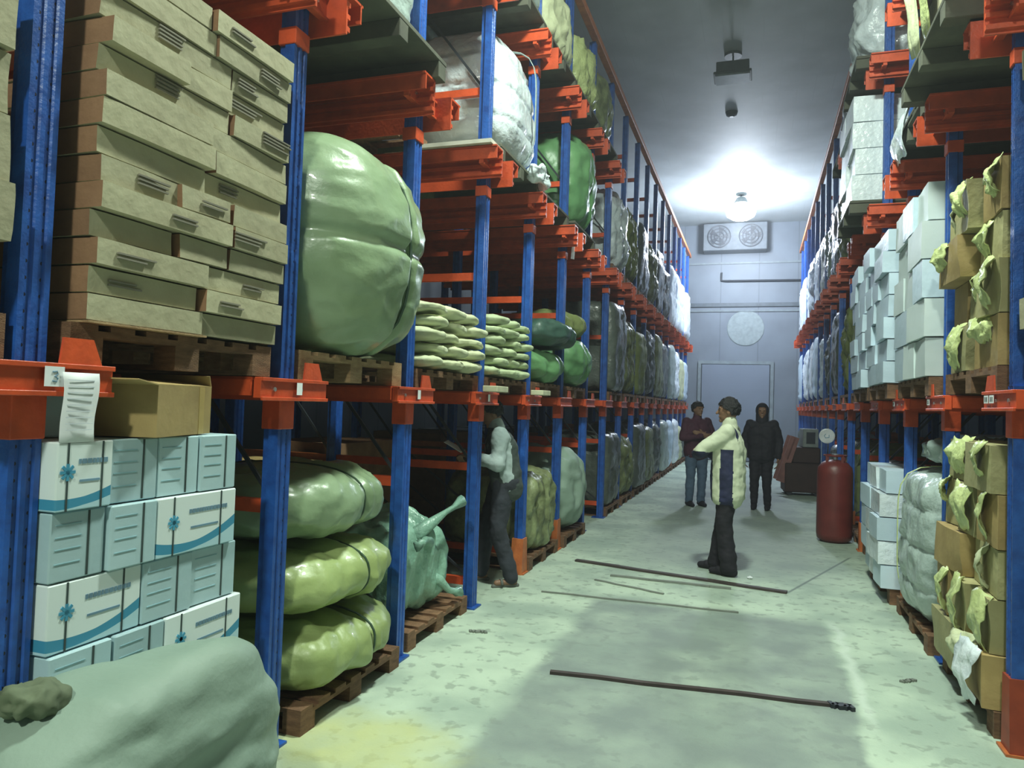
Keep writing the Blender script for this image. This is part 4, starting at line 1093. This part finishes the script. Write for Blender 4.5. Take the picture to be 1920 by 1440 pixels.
# ---------------------------------------------------------------- objects in the aisle
gc = empty('gas_cylinder', (0.955, 10.0, 0)); tag(gc, 'big red-brown gas cylinder standing by the right rack', 'gas cylinder')
bm = bmesh.new(); lathe(bm, [(0.02, 0.03), (0.15, 0.0), (0.20, 0.04), (0.21, 0.10), (0.21, 0.84), (0.20, 0.92), (0.15, 0.98), (0.08, 1.015), (0.02, 1.02)], 32)
finish('tank', bm, RED_CYL, gc, smooth=True)
bm = bmesh.new(); lathe(bm, [(0.02, 1.01), (0.03, 1.01), (0.03, 1.06), (0.045, 1.06), (0.045, 1.09), (0.02, 1.09)], 16); finish('valve', bm, STEEL, gc)
bm = bmesh.new()
for a in (0.5, 2.2, 3.8, 5.3):
    bar(bm, (0.13 * math.cos(a), 0.13 * math.sin(a), 0.97), (0.13 * math.cos(a), 0.13 * math.sin(a), 1.07), 0.03, 0.02)
tube(bm, [(0.13 * math.cos(t * PI / 10), 0.13 * math.sin(t * PI / 10), 1.07) for t in range(21)], 0.012, 6)
finish('valve_guard', bm, RED_CYL, gc)

mc = empty('machine', (0.86, 15.35, 0), 0.1); tag(mc, 'dark brown machine with a sloping pink panel beyond the gas cylinder', 'machine')
bm = bmesh.new(); box(bm, -0.34, 0.34, -0.3, 0.3, 0.06, 0.62); box(bm, -0.2, 0.30, -0.25, 0.25, 0.62, 0.92); finish('body', bm, DKBROWN, mc, bevel=0.02)
bm = bmesh.new(); bar(bm, (-0.42, -0.25, 0.25), (-0.16, -0.25, 1.12), 0.04, 0.16); bar(bm, (-0.42, 0.2, 0.25), (-0.16, 0.2, 1.12), 0.04, 0.16); bar(bm, (-0.3, -0.02, 0.68), (-0.16, -0.02, 1.1), 0.5, 0.03)
finish('sloping_panel', bm, PINK, mc)
bm = bmesh.new(); box(bm, -0.02, 0.26, -0.27, 0.2, 0.93, 1.28); finish('control_box', bm, mat('pale_metal_box', (0.34, 0.38, 0.36), 0.4), mc, bevel=0.01)
bm = bmesh.new(); box(bm, 0.04, 0.20, -0.278, -0.271, 1.0, 1.22); finish('control_screen', bm, DARK, mc)
for sx in (-0.25, 0.25):
    for sy in (-0.25, 0.25):
        bm = bmesh.new(); lathe(bm, [(0.01, -0.02), (0.05, -0.02), (0.05, 0.02), (0.01, 0.02)], 16); bmesh.ops.rotate(bm, verts=bm.verts, matrix=Matrix.Rotation(PI / 2, 3, 'X')); bmesh.ops.translate(bm, verts=bm.verts, vec=(sx, sy, 0.05))
        finish('castor', bm, DARK, mc)

rd = empty('round_dial', (1.06, RY[7] + 0.3, 1.24)); tag(rd, 'white round dial hanging on the right rack above the gas cylinder', 'dial')
bm = bmesh.new(); lathe(bm, [(0.01, 0), (0.10, 0), (0.115, 0.012), (0.115, 0.03), (0.10, 0.035), (0.01, 0.035)], 32); bmesh.ops.rotate(bm, verts=bm.verts, matrix=Matrix.Rotation(PI / 2, 3, 'X'))
finish('dial_face', bm, mat('bright_white_enamel', (0.9, 0.93, 0.95), 0.35), rd)
bm = bmesh.new(); tube(bm, [(-0.02, -0.037, 0.03), (-0.04, -0.037, 0), (-0.02, -0.037, -0.03), (0.03, -0.037, -0.02), (0.03, -0.037, 0.02)], 0.005, 6); finish('dial_mark', bm, PRINTBLUE, rd)
bm = bmesh.new(); bar(bm, (0, 0.0, 0.10), (0.0, 0.0, 0.42), 0.01); bar(bm, (0, 0.0, 0.42), (0.0, -0.15, 0.45), 0.01); finish('hanger', bm, DARK, rd)

# strips of wood lying on the floor
def strip(a, b, w, h, m, label, name='wood_strip'):
    bm = bmesh.new(); A, B = Vector((*a, h / 2)), Vector((*b, h / 2)); c = (A + B) / 2; c.z = 0
    n_ = 6; pts = []
    for i in range(n_):
        p0 = A.lerp(B, i / n_) - c; p1 = A.lerp(B, (i + 1) / n_) - c
        dv = Vector((-(B - A).y, (B - A).x, 0)).normalized()
        o0 = dv * 0.008 * math.sin(i * 2.1); o1 = dv * 0.008 * math.sin((i + 1) * 2.1)
        bar(bm, p0 + o0, p1 + o1, w, h)
    o = finish(name, bm, m); o.location = c
    return tag(o, label, 'wood strip', 'wood strips lying on the aisle floor')
strip((-1.13, 4.26), (0.51, 4.42), 0.035, 0.018, STRIP, 'long dark strip across the near floor')
strip((0.41, 4.40), (0.53, 4.40), 0.05, 0.022, DARK, 'short black block at the right end of the near floor strip', 'short_block')
strip((-1.72, 7.38), (0.29, 6.94), 0.06, 0.02, STRIP, 'long dark strip lying just in front of the man in the cream jacket')
strip((-1.70, 6.04), (-0.10, 6.10), 0.02, 0.012, STRIP2, 'thin faded strip nearest of the group in mid aisle')
strip((-1.27, 6.89), (-0.18, 6.87), 0.04, 0.015, STRIP2, 'faded strip ending by the feet of the man in the cream jacket')
strip((-1.37, 6.66), (-0.72, 6.42), 0.025, 0.012, STRIP2, 'short faded strip lying slantwise in mid aisle')
strip((-1.86, 4.79), (-1.74, 4.82), 0.035, 0.012, STRIP2, 'small grey chip on the floor at the left')
strip((0.86, 4.96), (0.94, 5.03), 0.03, 0.012, STRIP2, 'small grey chip on the floor at the right')
o = soft('paper_scrap', (0.03, 0.025, 0.012), PAPER, n=2.5, amp=0.01, sc_=30, seed=8, div=8); o.location = (-0.02, 7.38, 0.012); tag(o, 'tiny white paper scrap right of the shoes in mid aisle', 'paper scrap')

# ---------------------------------------------------------------- people
def bake(o, voxel=0.009, smooth=3):
    md = o.modifiers.new('r', 'REMESH'); md.mode = 'VOXEL'; md.voxel_size = voxel; md.use_smooth_shade = True
    if smooth: s = o.modifiers.new('s', 'SMOOTH'); s.factor = 0.5; s.iterations = smooth
    dg = bpy.context.evaluated_depsgraph_get(); dg.update()
    me = bpy.data.meshes.new_from_object(o.evaluated_get(dg))
    o.modifiers.clear(); old = o.data; me.name = old.name; o.data = me
    for p in me.polygons: p.use_smooth = True
    return o

def caps(bm, a, b, ra, rb_, sx=1.0, n=14):
    """tapered capsule"""
    a, b = Vector(a), Vector(b); d = (b - a)
    L = d.length
    if L < 1e-5: L = 1e-5; d = Vector((0, 0, 1))
    d.normalize(); s = d.cross(Vector((0, 1, 0.01)))
    s.normalize(); t = s.cross(d)
    prev = None
    for k in range(11):
        if k <= 4: th = -PI / 2 + (k + 0.4) / 4.4 * PI / 2; p = a + d * (ra * math.sin(th)); r = ra * math.cos(th)
        elif k >= 6: th = (k - 6) / 4.4 * PI / 2; p = b + d * (rb_ * math.sin(th)); r = rb_ * math.cos(th)
        else: p = (a + b) / 2; r = (ra + rb_) / 2
        ring = [bm.verts.new(p + (s * math.cos(2 * PI * i / n) * sx + t * math.sin(2 * PI * i / n)) * max(r, 1e-4)) for i in range(n)]
        if prev:
            for i in range(n): bm.faces.new((prev[i], prev[(i + 1) % n], ring[(i + 1) % n], ring[i]))
        else: bm.faces.new(ring[::-1])
        prev = ring
    bm.faces.new(prev)

def ell(bm, c, r, mtx=None, n=20):
    c = Vector(c); prev = None
    for k in range(n + 1):
        th = -PI / 2 + PI * (k + 0.0) / n; rr = max(math.cos(th), 0.02)
        ring = []
        for i in range(n):
            v = Vector((r[0] * rr * math.cos(2 * PI * i / n), r[1] * rr * math.sin(2 * PI * i / n), r[2] * math.sin(th)))
            if mtx: v = mtx @ v
            ring.append(bm.verts.new(c + v))
        if prev:
            for i in range(n): bm.faces.new((prev[i], prev[(i + 1) % n], ring[(i + 1) % n], ring[i]))
        else: bm.faces.new(ring[::-1])
        prev = ring
    bm.faces.new(prev)

def hand(bm, wrist, direc, palmn, side, curl=0.6, s=1.0):
    """palm, four separate bent fingers and a thumb; direc = along the hand, palmn = palm normal"""
    d = Vector(direc).normalized(); pn = Vector(palmn); pn = (pn - d * pn.dot(d)).normalized(); ac = d.cross(pn) * side
    w_ = Vector(wrist)
    for j in range(4):
        off = (j - 1.5) * 0.019 * s
        caps(bm, w_ + ac * off * 0.7 + d * 0.012, w_ + d * 0.085 * s + ac * off, 0.014 * s, 0.0115 * s, n=8)
        p = w_ + d * 0.088 * s + ac * off; ln = (0.034, 0.042, 0.045, 0.038)[j] * s
        cd = d.copy()
        for q in range(3):
            cd = (cd * math.cos(curl * (0.5 + 0.25 * q)) + pn * math.sin(curl * (0.5 + 0.25 * q))).normalized()
            p2 = p + cd * ln * (1, 0.7, 0.55)[q]; caps(bm, p, p2, 0.0088 * s, 0.0078 * s, n=8); p = p2
    p = w_ + d * 0.03 * s + ac * 0.030 * s
    p2 = p + (ac * 0.7 + d * 0.6 + pn * 0.3).normalized() * 0.035 * s; caps(bm, p, p2, 0.012 * s, 0.010 * s, n=8)
    p3 = p2 + (ac * 0.2 + d * 0.9 + pn * 0.5).normalized() * 0.032 * s; caps(bm, p2, p3, 0.010 * s, 0.008 * s, n=8)

def person(loc, rz, J, cloth, label, hood=False, cap=False, hair=True, voxel=0.008, sandals=False):
    """+y is forward, +x is the person's right"""
    o = empty('person', loc, rz); tag(o, label, 'person')
    pel, chest, neck, head = Vector(J['pelvis']), Vector(J['chest']), Vector(J['neck']), Vector(J['head'])
    up_ = (neck - pel).normalized()
    turn = Matrix.Rotation(J.get('turn', 0.0), 3, 'Z') @ Matrix.Rotation(-J.get('nod', 0.0), 3, 'X')
    bm = bmesh.new()
    # head with face
    ell(bm, head, (0.075, 0.093, 0.105), turn); ell(bm, head + turn @ Vector((0, 0.022, -0.055)), (0.056, 0.066, 0.062), turn)
    caps(bm, head + turn @ Vector((0, 0.086, 0.008)), head + turn @ Vector((0, 0.108, -0.026)), 0.009, 0.014, n=8)
    caps(bm, head + turn @ Vector((-0.018, 0.086, -0.060)), head + turn @ Vector((0.018, 0.086, -0.060)), 0.008, 0.008, n=8)
    caps(bm, head + turn @ Vector((-0.045, 0.074, 0.028)), head + turn @ Vector((0.045, 0.074, 0.028)), 0.012, 0.012, n=8)
    caps(bm, head + turn @ Vector((0, 0.07, -0.10)), head + turn @ Vector((0, 0.06, -0.09)), 0.022, 0.02, n=8)
    for sx in (-1, 1): ell(bm, head + turn @ Vector((sx * 0.078, -0.005, -0.01)), (0.010, 0.022, 0.034), turn, 10)
    caps(bm, neck - up_ * 0.05, head + turn @ Vector((0, -0.012, -0.06)), 0.058, 0.052)
    # torso
    caps(bm, pel, chest, 0.12, 0.125); caps(bm, pel + Vector((-0.06, 0, 0)), pel + Vector((0.06, 0, 0)), 0.115, 0.115)
    caps(bm, chest + Vector((-0.07, 0, 0)), chest + Vector((0.07, 0, 0)), 0.12, 0.12); caps(bm, neck - up_ * 0.09 + Vector((-0.11, 0, 0)), neck - up_ * 0.09 + Vector((0.11, 0, 0)), 0.07, 0.07)
    for sd, k in ((1, 'r'), (-1, 'l')):
        sh, el, wr = (Vector(J[q + '_' + k]) for q in ('shoulder', 'elbow', 'wrist'))
        caps(bm, sh, el, 0.052, 0.042); caps(bm, el, wr, 0.041, 0.027)
        hd = Vector(J.get('hand_' + k, tuple((wr - el))))
        caps(bm, wr - hd.normalized() * 0.01, wr + hd.normalized() * 0.02, 0.026, 0.024)
        hand(bm, wr + hd.normalized() * 0.005, hd, J.get('palm_' + k, (-sd, 0, 0)), sd, J.get('curl', 0.55))
        hp, kn, an = (Vector(J[q + '_' + k]) for q in ('hip', 'knee', 'ankle'))
        caps(bm, hp, kn, 0.088, 0.056); caps(bm, kn, kn.lerp(an, 0.35), 0.055, 0.055); caps(bm, kn.lerp(an, 0.35), an, 0.055, 0.036)
        fd = Vector(J.get('foot_' + k, (0, 1, 0))).normalized(); caps(bm, an + Vector((0, 0, -0.055)) - fd * 0.03, an + fd * 0.13 + Vector((0, 0, -0.062)), 0.030, 0.026)
    body = finish('body', bm, SKIN, o); bake(body, voxel, 2)
    # eyes
    for sx in (-1, 1):
        bm = bmesh.new(); ell(bm, head + turn @ Vector((sx * 0.030, 0.083, 0.006)), (0.012, 0.008, 0.006), turn, 10); finish('eye', bm, mat('dark_eye', (0.02, 0.015, 0.012), 0.2), o, smooth=True)
    # trousers
    bm = bmesh.new()
    caps(bm, pel + Vector((-0.07, 0, 0)), pel + Vector((0.07, 0, 0)), 0.135, 0.135)
    caps(bm, pel, pel + up_ * 0.14, 0.14, 0.135, 1.0)
    for k in 'rl':
        hp, kn, an = (Vector(J[q + '_' + k]) for q in ('hip', 'knee', 'ankle'))
        caps(bm, hp, kn, 0.108, 0.080); caps(bm, kn, an + Vector((0, 0, -0.01)), 0.078, J.get('cuff', 0.066))
    tr = finish('trousers', bm, cloth['trousers'], o); bake(tr, 0.012, 4); wrinkle(tr, 0.010, 9)
    # upper garment
    bm = bmesh.new(); g = J.get('loose', 0.0)
    hem = pel - up_ * J.get('hem', 0.05)
    caps(bm, hem + Vector((-0.06, 0, 0)), chest + Vector((-0.07, 0, 0)), 0.14 + g, 0.145 + g * 0.6); caps(bm, hem + Vector((0.06, 0, 0)), chest + Vector((0.07, 0, 0)), 0.14 + g, 0.145 + g * 0.6)
    caps(bm, neck - up_ * 0.10 + Vector((-0.10, 0, 0)), neck - up_ * 0.10 + Vector((0.10, 0, 0)), 0.095, 0.095)
    caps(bm, neck - up_ * 0.04, neck + up_ * 0.035, 0.082, 0.074)
    for k in 'rl':
        sh, el, wr = (Vector(J[q + '_' + k]) for q in ('shoulder', 'elbow', 'wrist'))
        caps(bm, sh, el, 0.078, 0.066); caps(bm, el, el.lerp(wr, 0.93), 0.066, 0.050)
        caps(bm, chest + Vector((0.10 * (1 if k == 'r' else -1), 0, 0.08)), sh, 0.10, 0.076)
    tp = finish('jacket', bm, cloth['top'], o); bake(tp, 0.012, 4); wrinkle(tp, 0.012, 7)
    if 'zones' in cloth:
        for m in cloth['zones'][0]: tp.data.materials.append(m)
        fn = cloth['zones'][1]
        for p in tp.data.polygons: p.material_index = fn(p.center)
    # shoes
    for k in 'rl':
        an = Vector(J['ankle_' + k]); fd = Vector(J.get('foot_' + k, (0, 1, 0))).normalized()
        bm = bmesh.new()
        if sandals:
            caps(bm, an + Vector((0, 0, -0.088)) - fd * 0.06, an + fd * 0.16 + Vector((0, 0, -0.088)), 0.018, 0.018)
            tube(bm, [an + fd * 0.09 + fd.cross(Vector((0, 0, 1))) * q * 0.045 + Vector((0, 0, -0.075 + 0.045 * math.cos(q * 1.5))) for q in (-1, -.5, 0, .5, 1)], 0.012, 8)
            finish('sandal', bm, mat('grey_sandal', (0.14, 0.15, 0.13), 0.7), o, smooth=True)
        else:
            caps(bm, an + Vector((0, 0, -0.055)) - fd * 0.045, an + fd * 0.09 + Vector((0, 0, -0.055)), 0.047, 0.045); caps(bm, an + fd * 0.06 + Vector((0, 0, -0.06)), an + fd * 0.165 + Vector((0, 0, -0.068)), 0.045, 0.033); caps(bm, an + Vector((0, 0, -0.06)), an + Vector((0, 0, 0.0)), 0.05, 0.05)
            sh = finish('shoe', bm, cloth.get('shoe', BLACKC), o); bake(sh, 0.009, 2)
            zmin = -loc[2]
            for v in sh.data.vertices: v.co.z = max(v.co.z, 0.006)
            if cloth.get('sole'):
                bm = bmesh.new(); caps(bm, an + Vector((0, 0, -0.088)) - fd * 0.05, an + fd * 0.17 + Vector((0, 0, -0.088)), 0.012, 0.012, 1.0); bmesh.ops.scale(bm, verts=bm.verts, vec=(1, 1, 1))
                finish('sole', bm, cloth['sole'], sh, smooth=True)
    if hood:
        bm = bmesh.new(); ell(bm, head + turn @ Vector((0, -0.012, 0.012)), (0.105, 0.115, 0.128), turn, 24); caps(bm, head + turn @ Vector((0, -0.03, -0.05)), neck - up_ * 0.02, 0.10, 0.10)
        h_ = finish('hood', bm, cloth['top'], o); bake(h_, 0.009, 3)
        cutf(h_, head, turn, 0.065)
    elif cap:
        bm = bmesh.new(); ell(bm, head + turn @ Vector((0, -0.006, 0.022)), (0.086, 0.103, 0.098), turn, 24)
        h_ = finish('knit_cap', bm, cloth['cap'], o); bake(h_, 0.008, 2); keep(h_, lambda v: (turn.transposed() @ (v - head)).z > 0.022)
    if hair and not hood:
        bm = bmesh.new(); ell(bm, head + turn @ Vector((0, -0.012, 0.020)), (0.098, 0.110, 0.114), turn, 28)
        h_ = finish('hair', bm, HAIR, o); 
        def kp(v):
            q = turn.transposed() @ (v - head)
            return q.z > (-0.055 if q.y < -0.02 else 0.045 if q.y > 0.055 else -0.02 + (q.y + 0.02) * 0.6)
        bake(h_, 0.008, 1); wrinkle(h_, 0.012, 30); keep(h_, kp)
    return o

def wrinkle(o, amp, s):
    me = o.data
    ns = [v.normal.copy() for v in me.vertices]
    for v, n in zip(me.vertices, ns):
        c = v.co
        v.co = c + n * (noise.fractal(Vector((c.x * s, c.y * s, c.z * s * 1.4)), 1.0, 2.0, 3) * amp)
def keep(o, fn):
    bm = bmesh.new(); bm.from_mesh(o.data)
    bmesh.ops.delete(bm, geom=[v for v in bm.verts if not fn(v.co)], context='VERTS'); bm.to_mesh(o.data); bm.free()
    for p in o.data.polygons: p.use_smooth = True
def cutf(o, head, turn, y):
    inv = turn.transposed()
    def fn(v):
        q = inv @ (v - head); return not (q.y > y and abs(q.x) < 0.062 and -0.09 < q.z < 0.07)
    keep(o, fn)
    md = o.modifiers.new('s', 'SOLIDIFY'); md.thickness = 0.008

def pose(**k):
    J = dict(pelvis=(0, 0, 0.93), chest=(0, 0.01, 1.24), neck=(0, 0.0, 1.45), head=(0, 0.02, 1.595),
             shoulder_r=(0.185, 0, 1.385), shoulder_l=(-0.185, 0, 1.385), elbow_r=(0.24, -0.02, 1.10), elbow_l=(-0.24, -0.02, 1.10), wrist_r=(0.23, 0.06, 0.86), wrist_l=(-0.23, 0.06, 0.86),
             hip_r=(0.09, 0, 0.90), hip_l=(-0.09, 0, 0.90), knee_r=(0.10, 0.02, 0.49), knee_l=(-0.10, 0.02, 0.49), ankle_r=(0.105, -0.02, 0.10), ankle_l=(-0.105, -0.02, 0.10))
    J.update(k); return J

# man in cream jacket: facing left (-x), near side is his left side seen from the camera
def zone_cream(c):
    # navy: side panels under the arms and the inner forearm, collar stripe
    if abs(c.x) > 0.085 and c.y < 0.05 and c.z < 1.22 and abs(c.x) < 0.24 and c.y > -0.07: return 1
    if c.y > 0.05 and c.z < 1.19 and c.y > 0.13: return 1
    if abs(abs(c.x) - 0.125) < 0.03 and c.y < 0.0 and c.y > -0.10 and c.z > 1.22: return 1
    return 0
person((-0.24, 7.50, 0), PI / 2 - 0.12, pose(
    elbow_l=(-0.25, 0.23, 1.19), wrist_l=(-0.02, 0.31, 1.15), elbow_r=(0.25, 0.17, 1.14), wrist_r=(0.02, 0.28, 1.20), hand_l=(0.9, 0.1, 0.05), hand_r=(-0.9, 0.1, 0.1), palm_l=(0, 0, -1), palm_r=(0, 0, -1),
    turn=0.15, nod=0.05, hem=0.15, loose=0.02, cuff=0.086,
    knee_r=(0.10, 0.06, 0.49), ankle_r=(0.11, 0.12, 0.10), ankle_l=(-0.105, -0.03, 0.10), foot_l=(0.25, 1, 0), foot_r=(0.2, 1, 0)),
    dict(top=CREAM, trousers=BLACKC, zones=((NAVY,), zone_cream), sole=YELLOW), 'person in a cream and navy jacket in mid aisle, facing left with folded arms')
# two further back
person((-0.92, 12.45, 0), PI + 0.5, pose(elbow_l=(-0.26, 0.05, 1.12), wrist_l=(-0.02, 0.22, 1.20), elbow_r=(0.26, 0.05, 1.12), wrist_r=(0.02, 0.25, 1.16), hand_l=(0.9, 0.1, 0.1), hand_r=(-0.9, 0.1, 0.1), palm_l=(0, -1, 0), palm_r=(0, -1, 0), turn=0.3, loose=0.01),
    dict(top=MAROON, trousers=JEANS), 'person in a maroon jacket and blue jeans with folded arms, left of the cream jacket', voxel=0.009)
person((0.10, 12.60, 0), PI - 0.1, pose(elbow_l=(-0.27, -0.03, 1.10), wrist_l=(-0.26, 0.03, 0.84), elbow_r=(0.28, -0.03, 1.10), wrist_r=(0.26, 0.03, 0.84), knee_l=(-0.09, 0.03, 0.49), turn=0.1, hem=0.06, loose=0.015, cuff=0.056),
    dict(top=BLACKC, trousers=BLACKC), 'person dressed all in black with a hood, standing behind the cream jacket', hood=True, voxel=0.009)
# man leaning inside the rack
person((-2.12, 6.17, 0), PI / 2 + 0.45, pose(pelvis=(0, -0.02, 0.90), chest=(0, 0.03, 1.19), neck=(0, 0.08, 1.38), head=(0, 0.13, 1.505), shoulder_r=(0.185, 0.06, 1.32), shoulder_l=(-0.185, 0.06, 1.32),
    elbow_l=(-0.25, 0.08, 1.07), wrist_l=(-0.13, 0.30, 1.12), elbow_r=(0.25, 0.10, 1.08), wrist_r=(0.10, 0.30, 1.05), hand_l=(0.6, 0.5, 0.1), hand_r=(-0.6, 0.5, 0.1), palm_l=(0, 0, -1), palm_r=(0, 0, 1), nod=0.45, turn=0.1,
    knee_l=(-0.11, 0.05, 0.49), ankle_l=(-0.12, -0.08, 0.10), knee_r=(0.12, 0.12, 0.49), ankle_r=(0.12, 0.16, 0.10), foot_l=(-0.2, 1, 0)),
    dict(top=GREYC, trousers=TROUS, cap=mat('dull_ochre_knit', (0.20, 0.17, 0.09), 0.9, bump=0.5, bs=60), zones=((VEST,), lambda c: 1 if (abs(c.x) < 0.19 and c.z < 1.37 and (c.y < 0.2 or abs(c.x) < 0.05)) else 0)), 'person in a pale grey top and dark trousers leaning into the left rack', cap=True, sandals=True)
bm = bmesh.new(); box(bm, -0.09, 0.09, -0.07, 0.07, -0.002, 0.002)
o = finish('folded_paper', bm, PAPER); o.location = (-2.52, 5.98, 1.20); o.rotation_euler = (0.1, 0.5, 0.2); tag(o, 'white folded paper held by the person leaning into the rack', 'paper')
bm = bmesh.new(); box(bm, -0.10, 0.06, -0.06, 0.06, -0.015, 0.015)
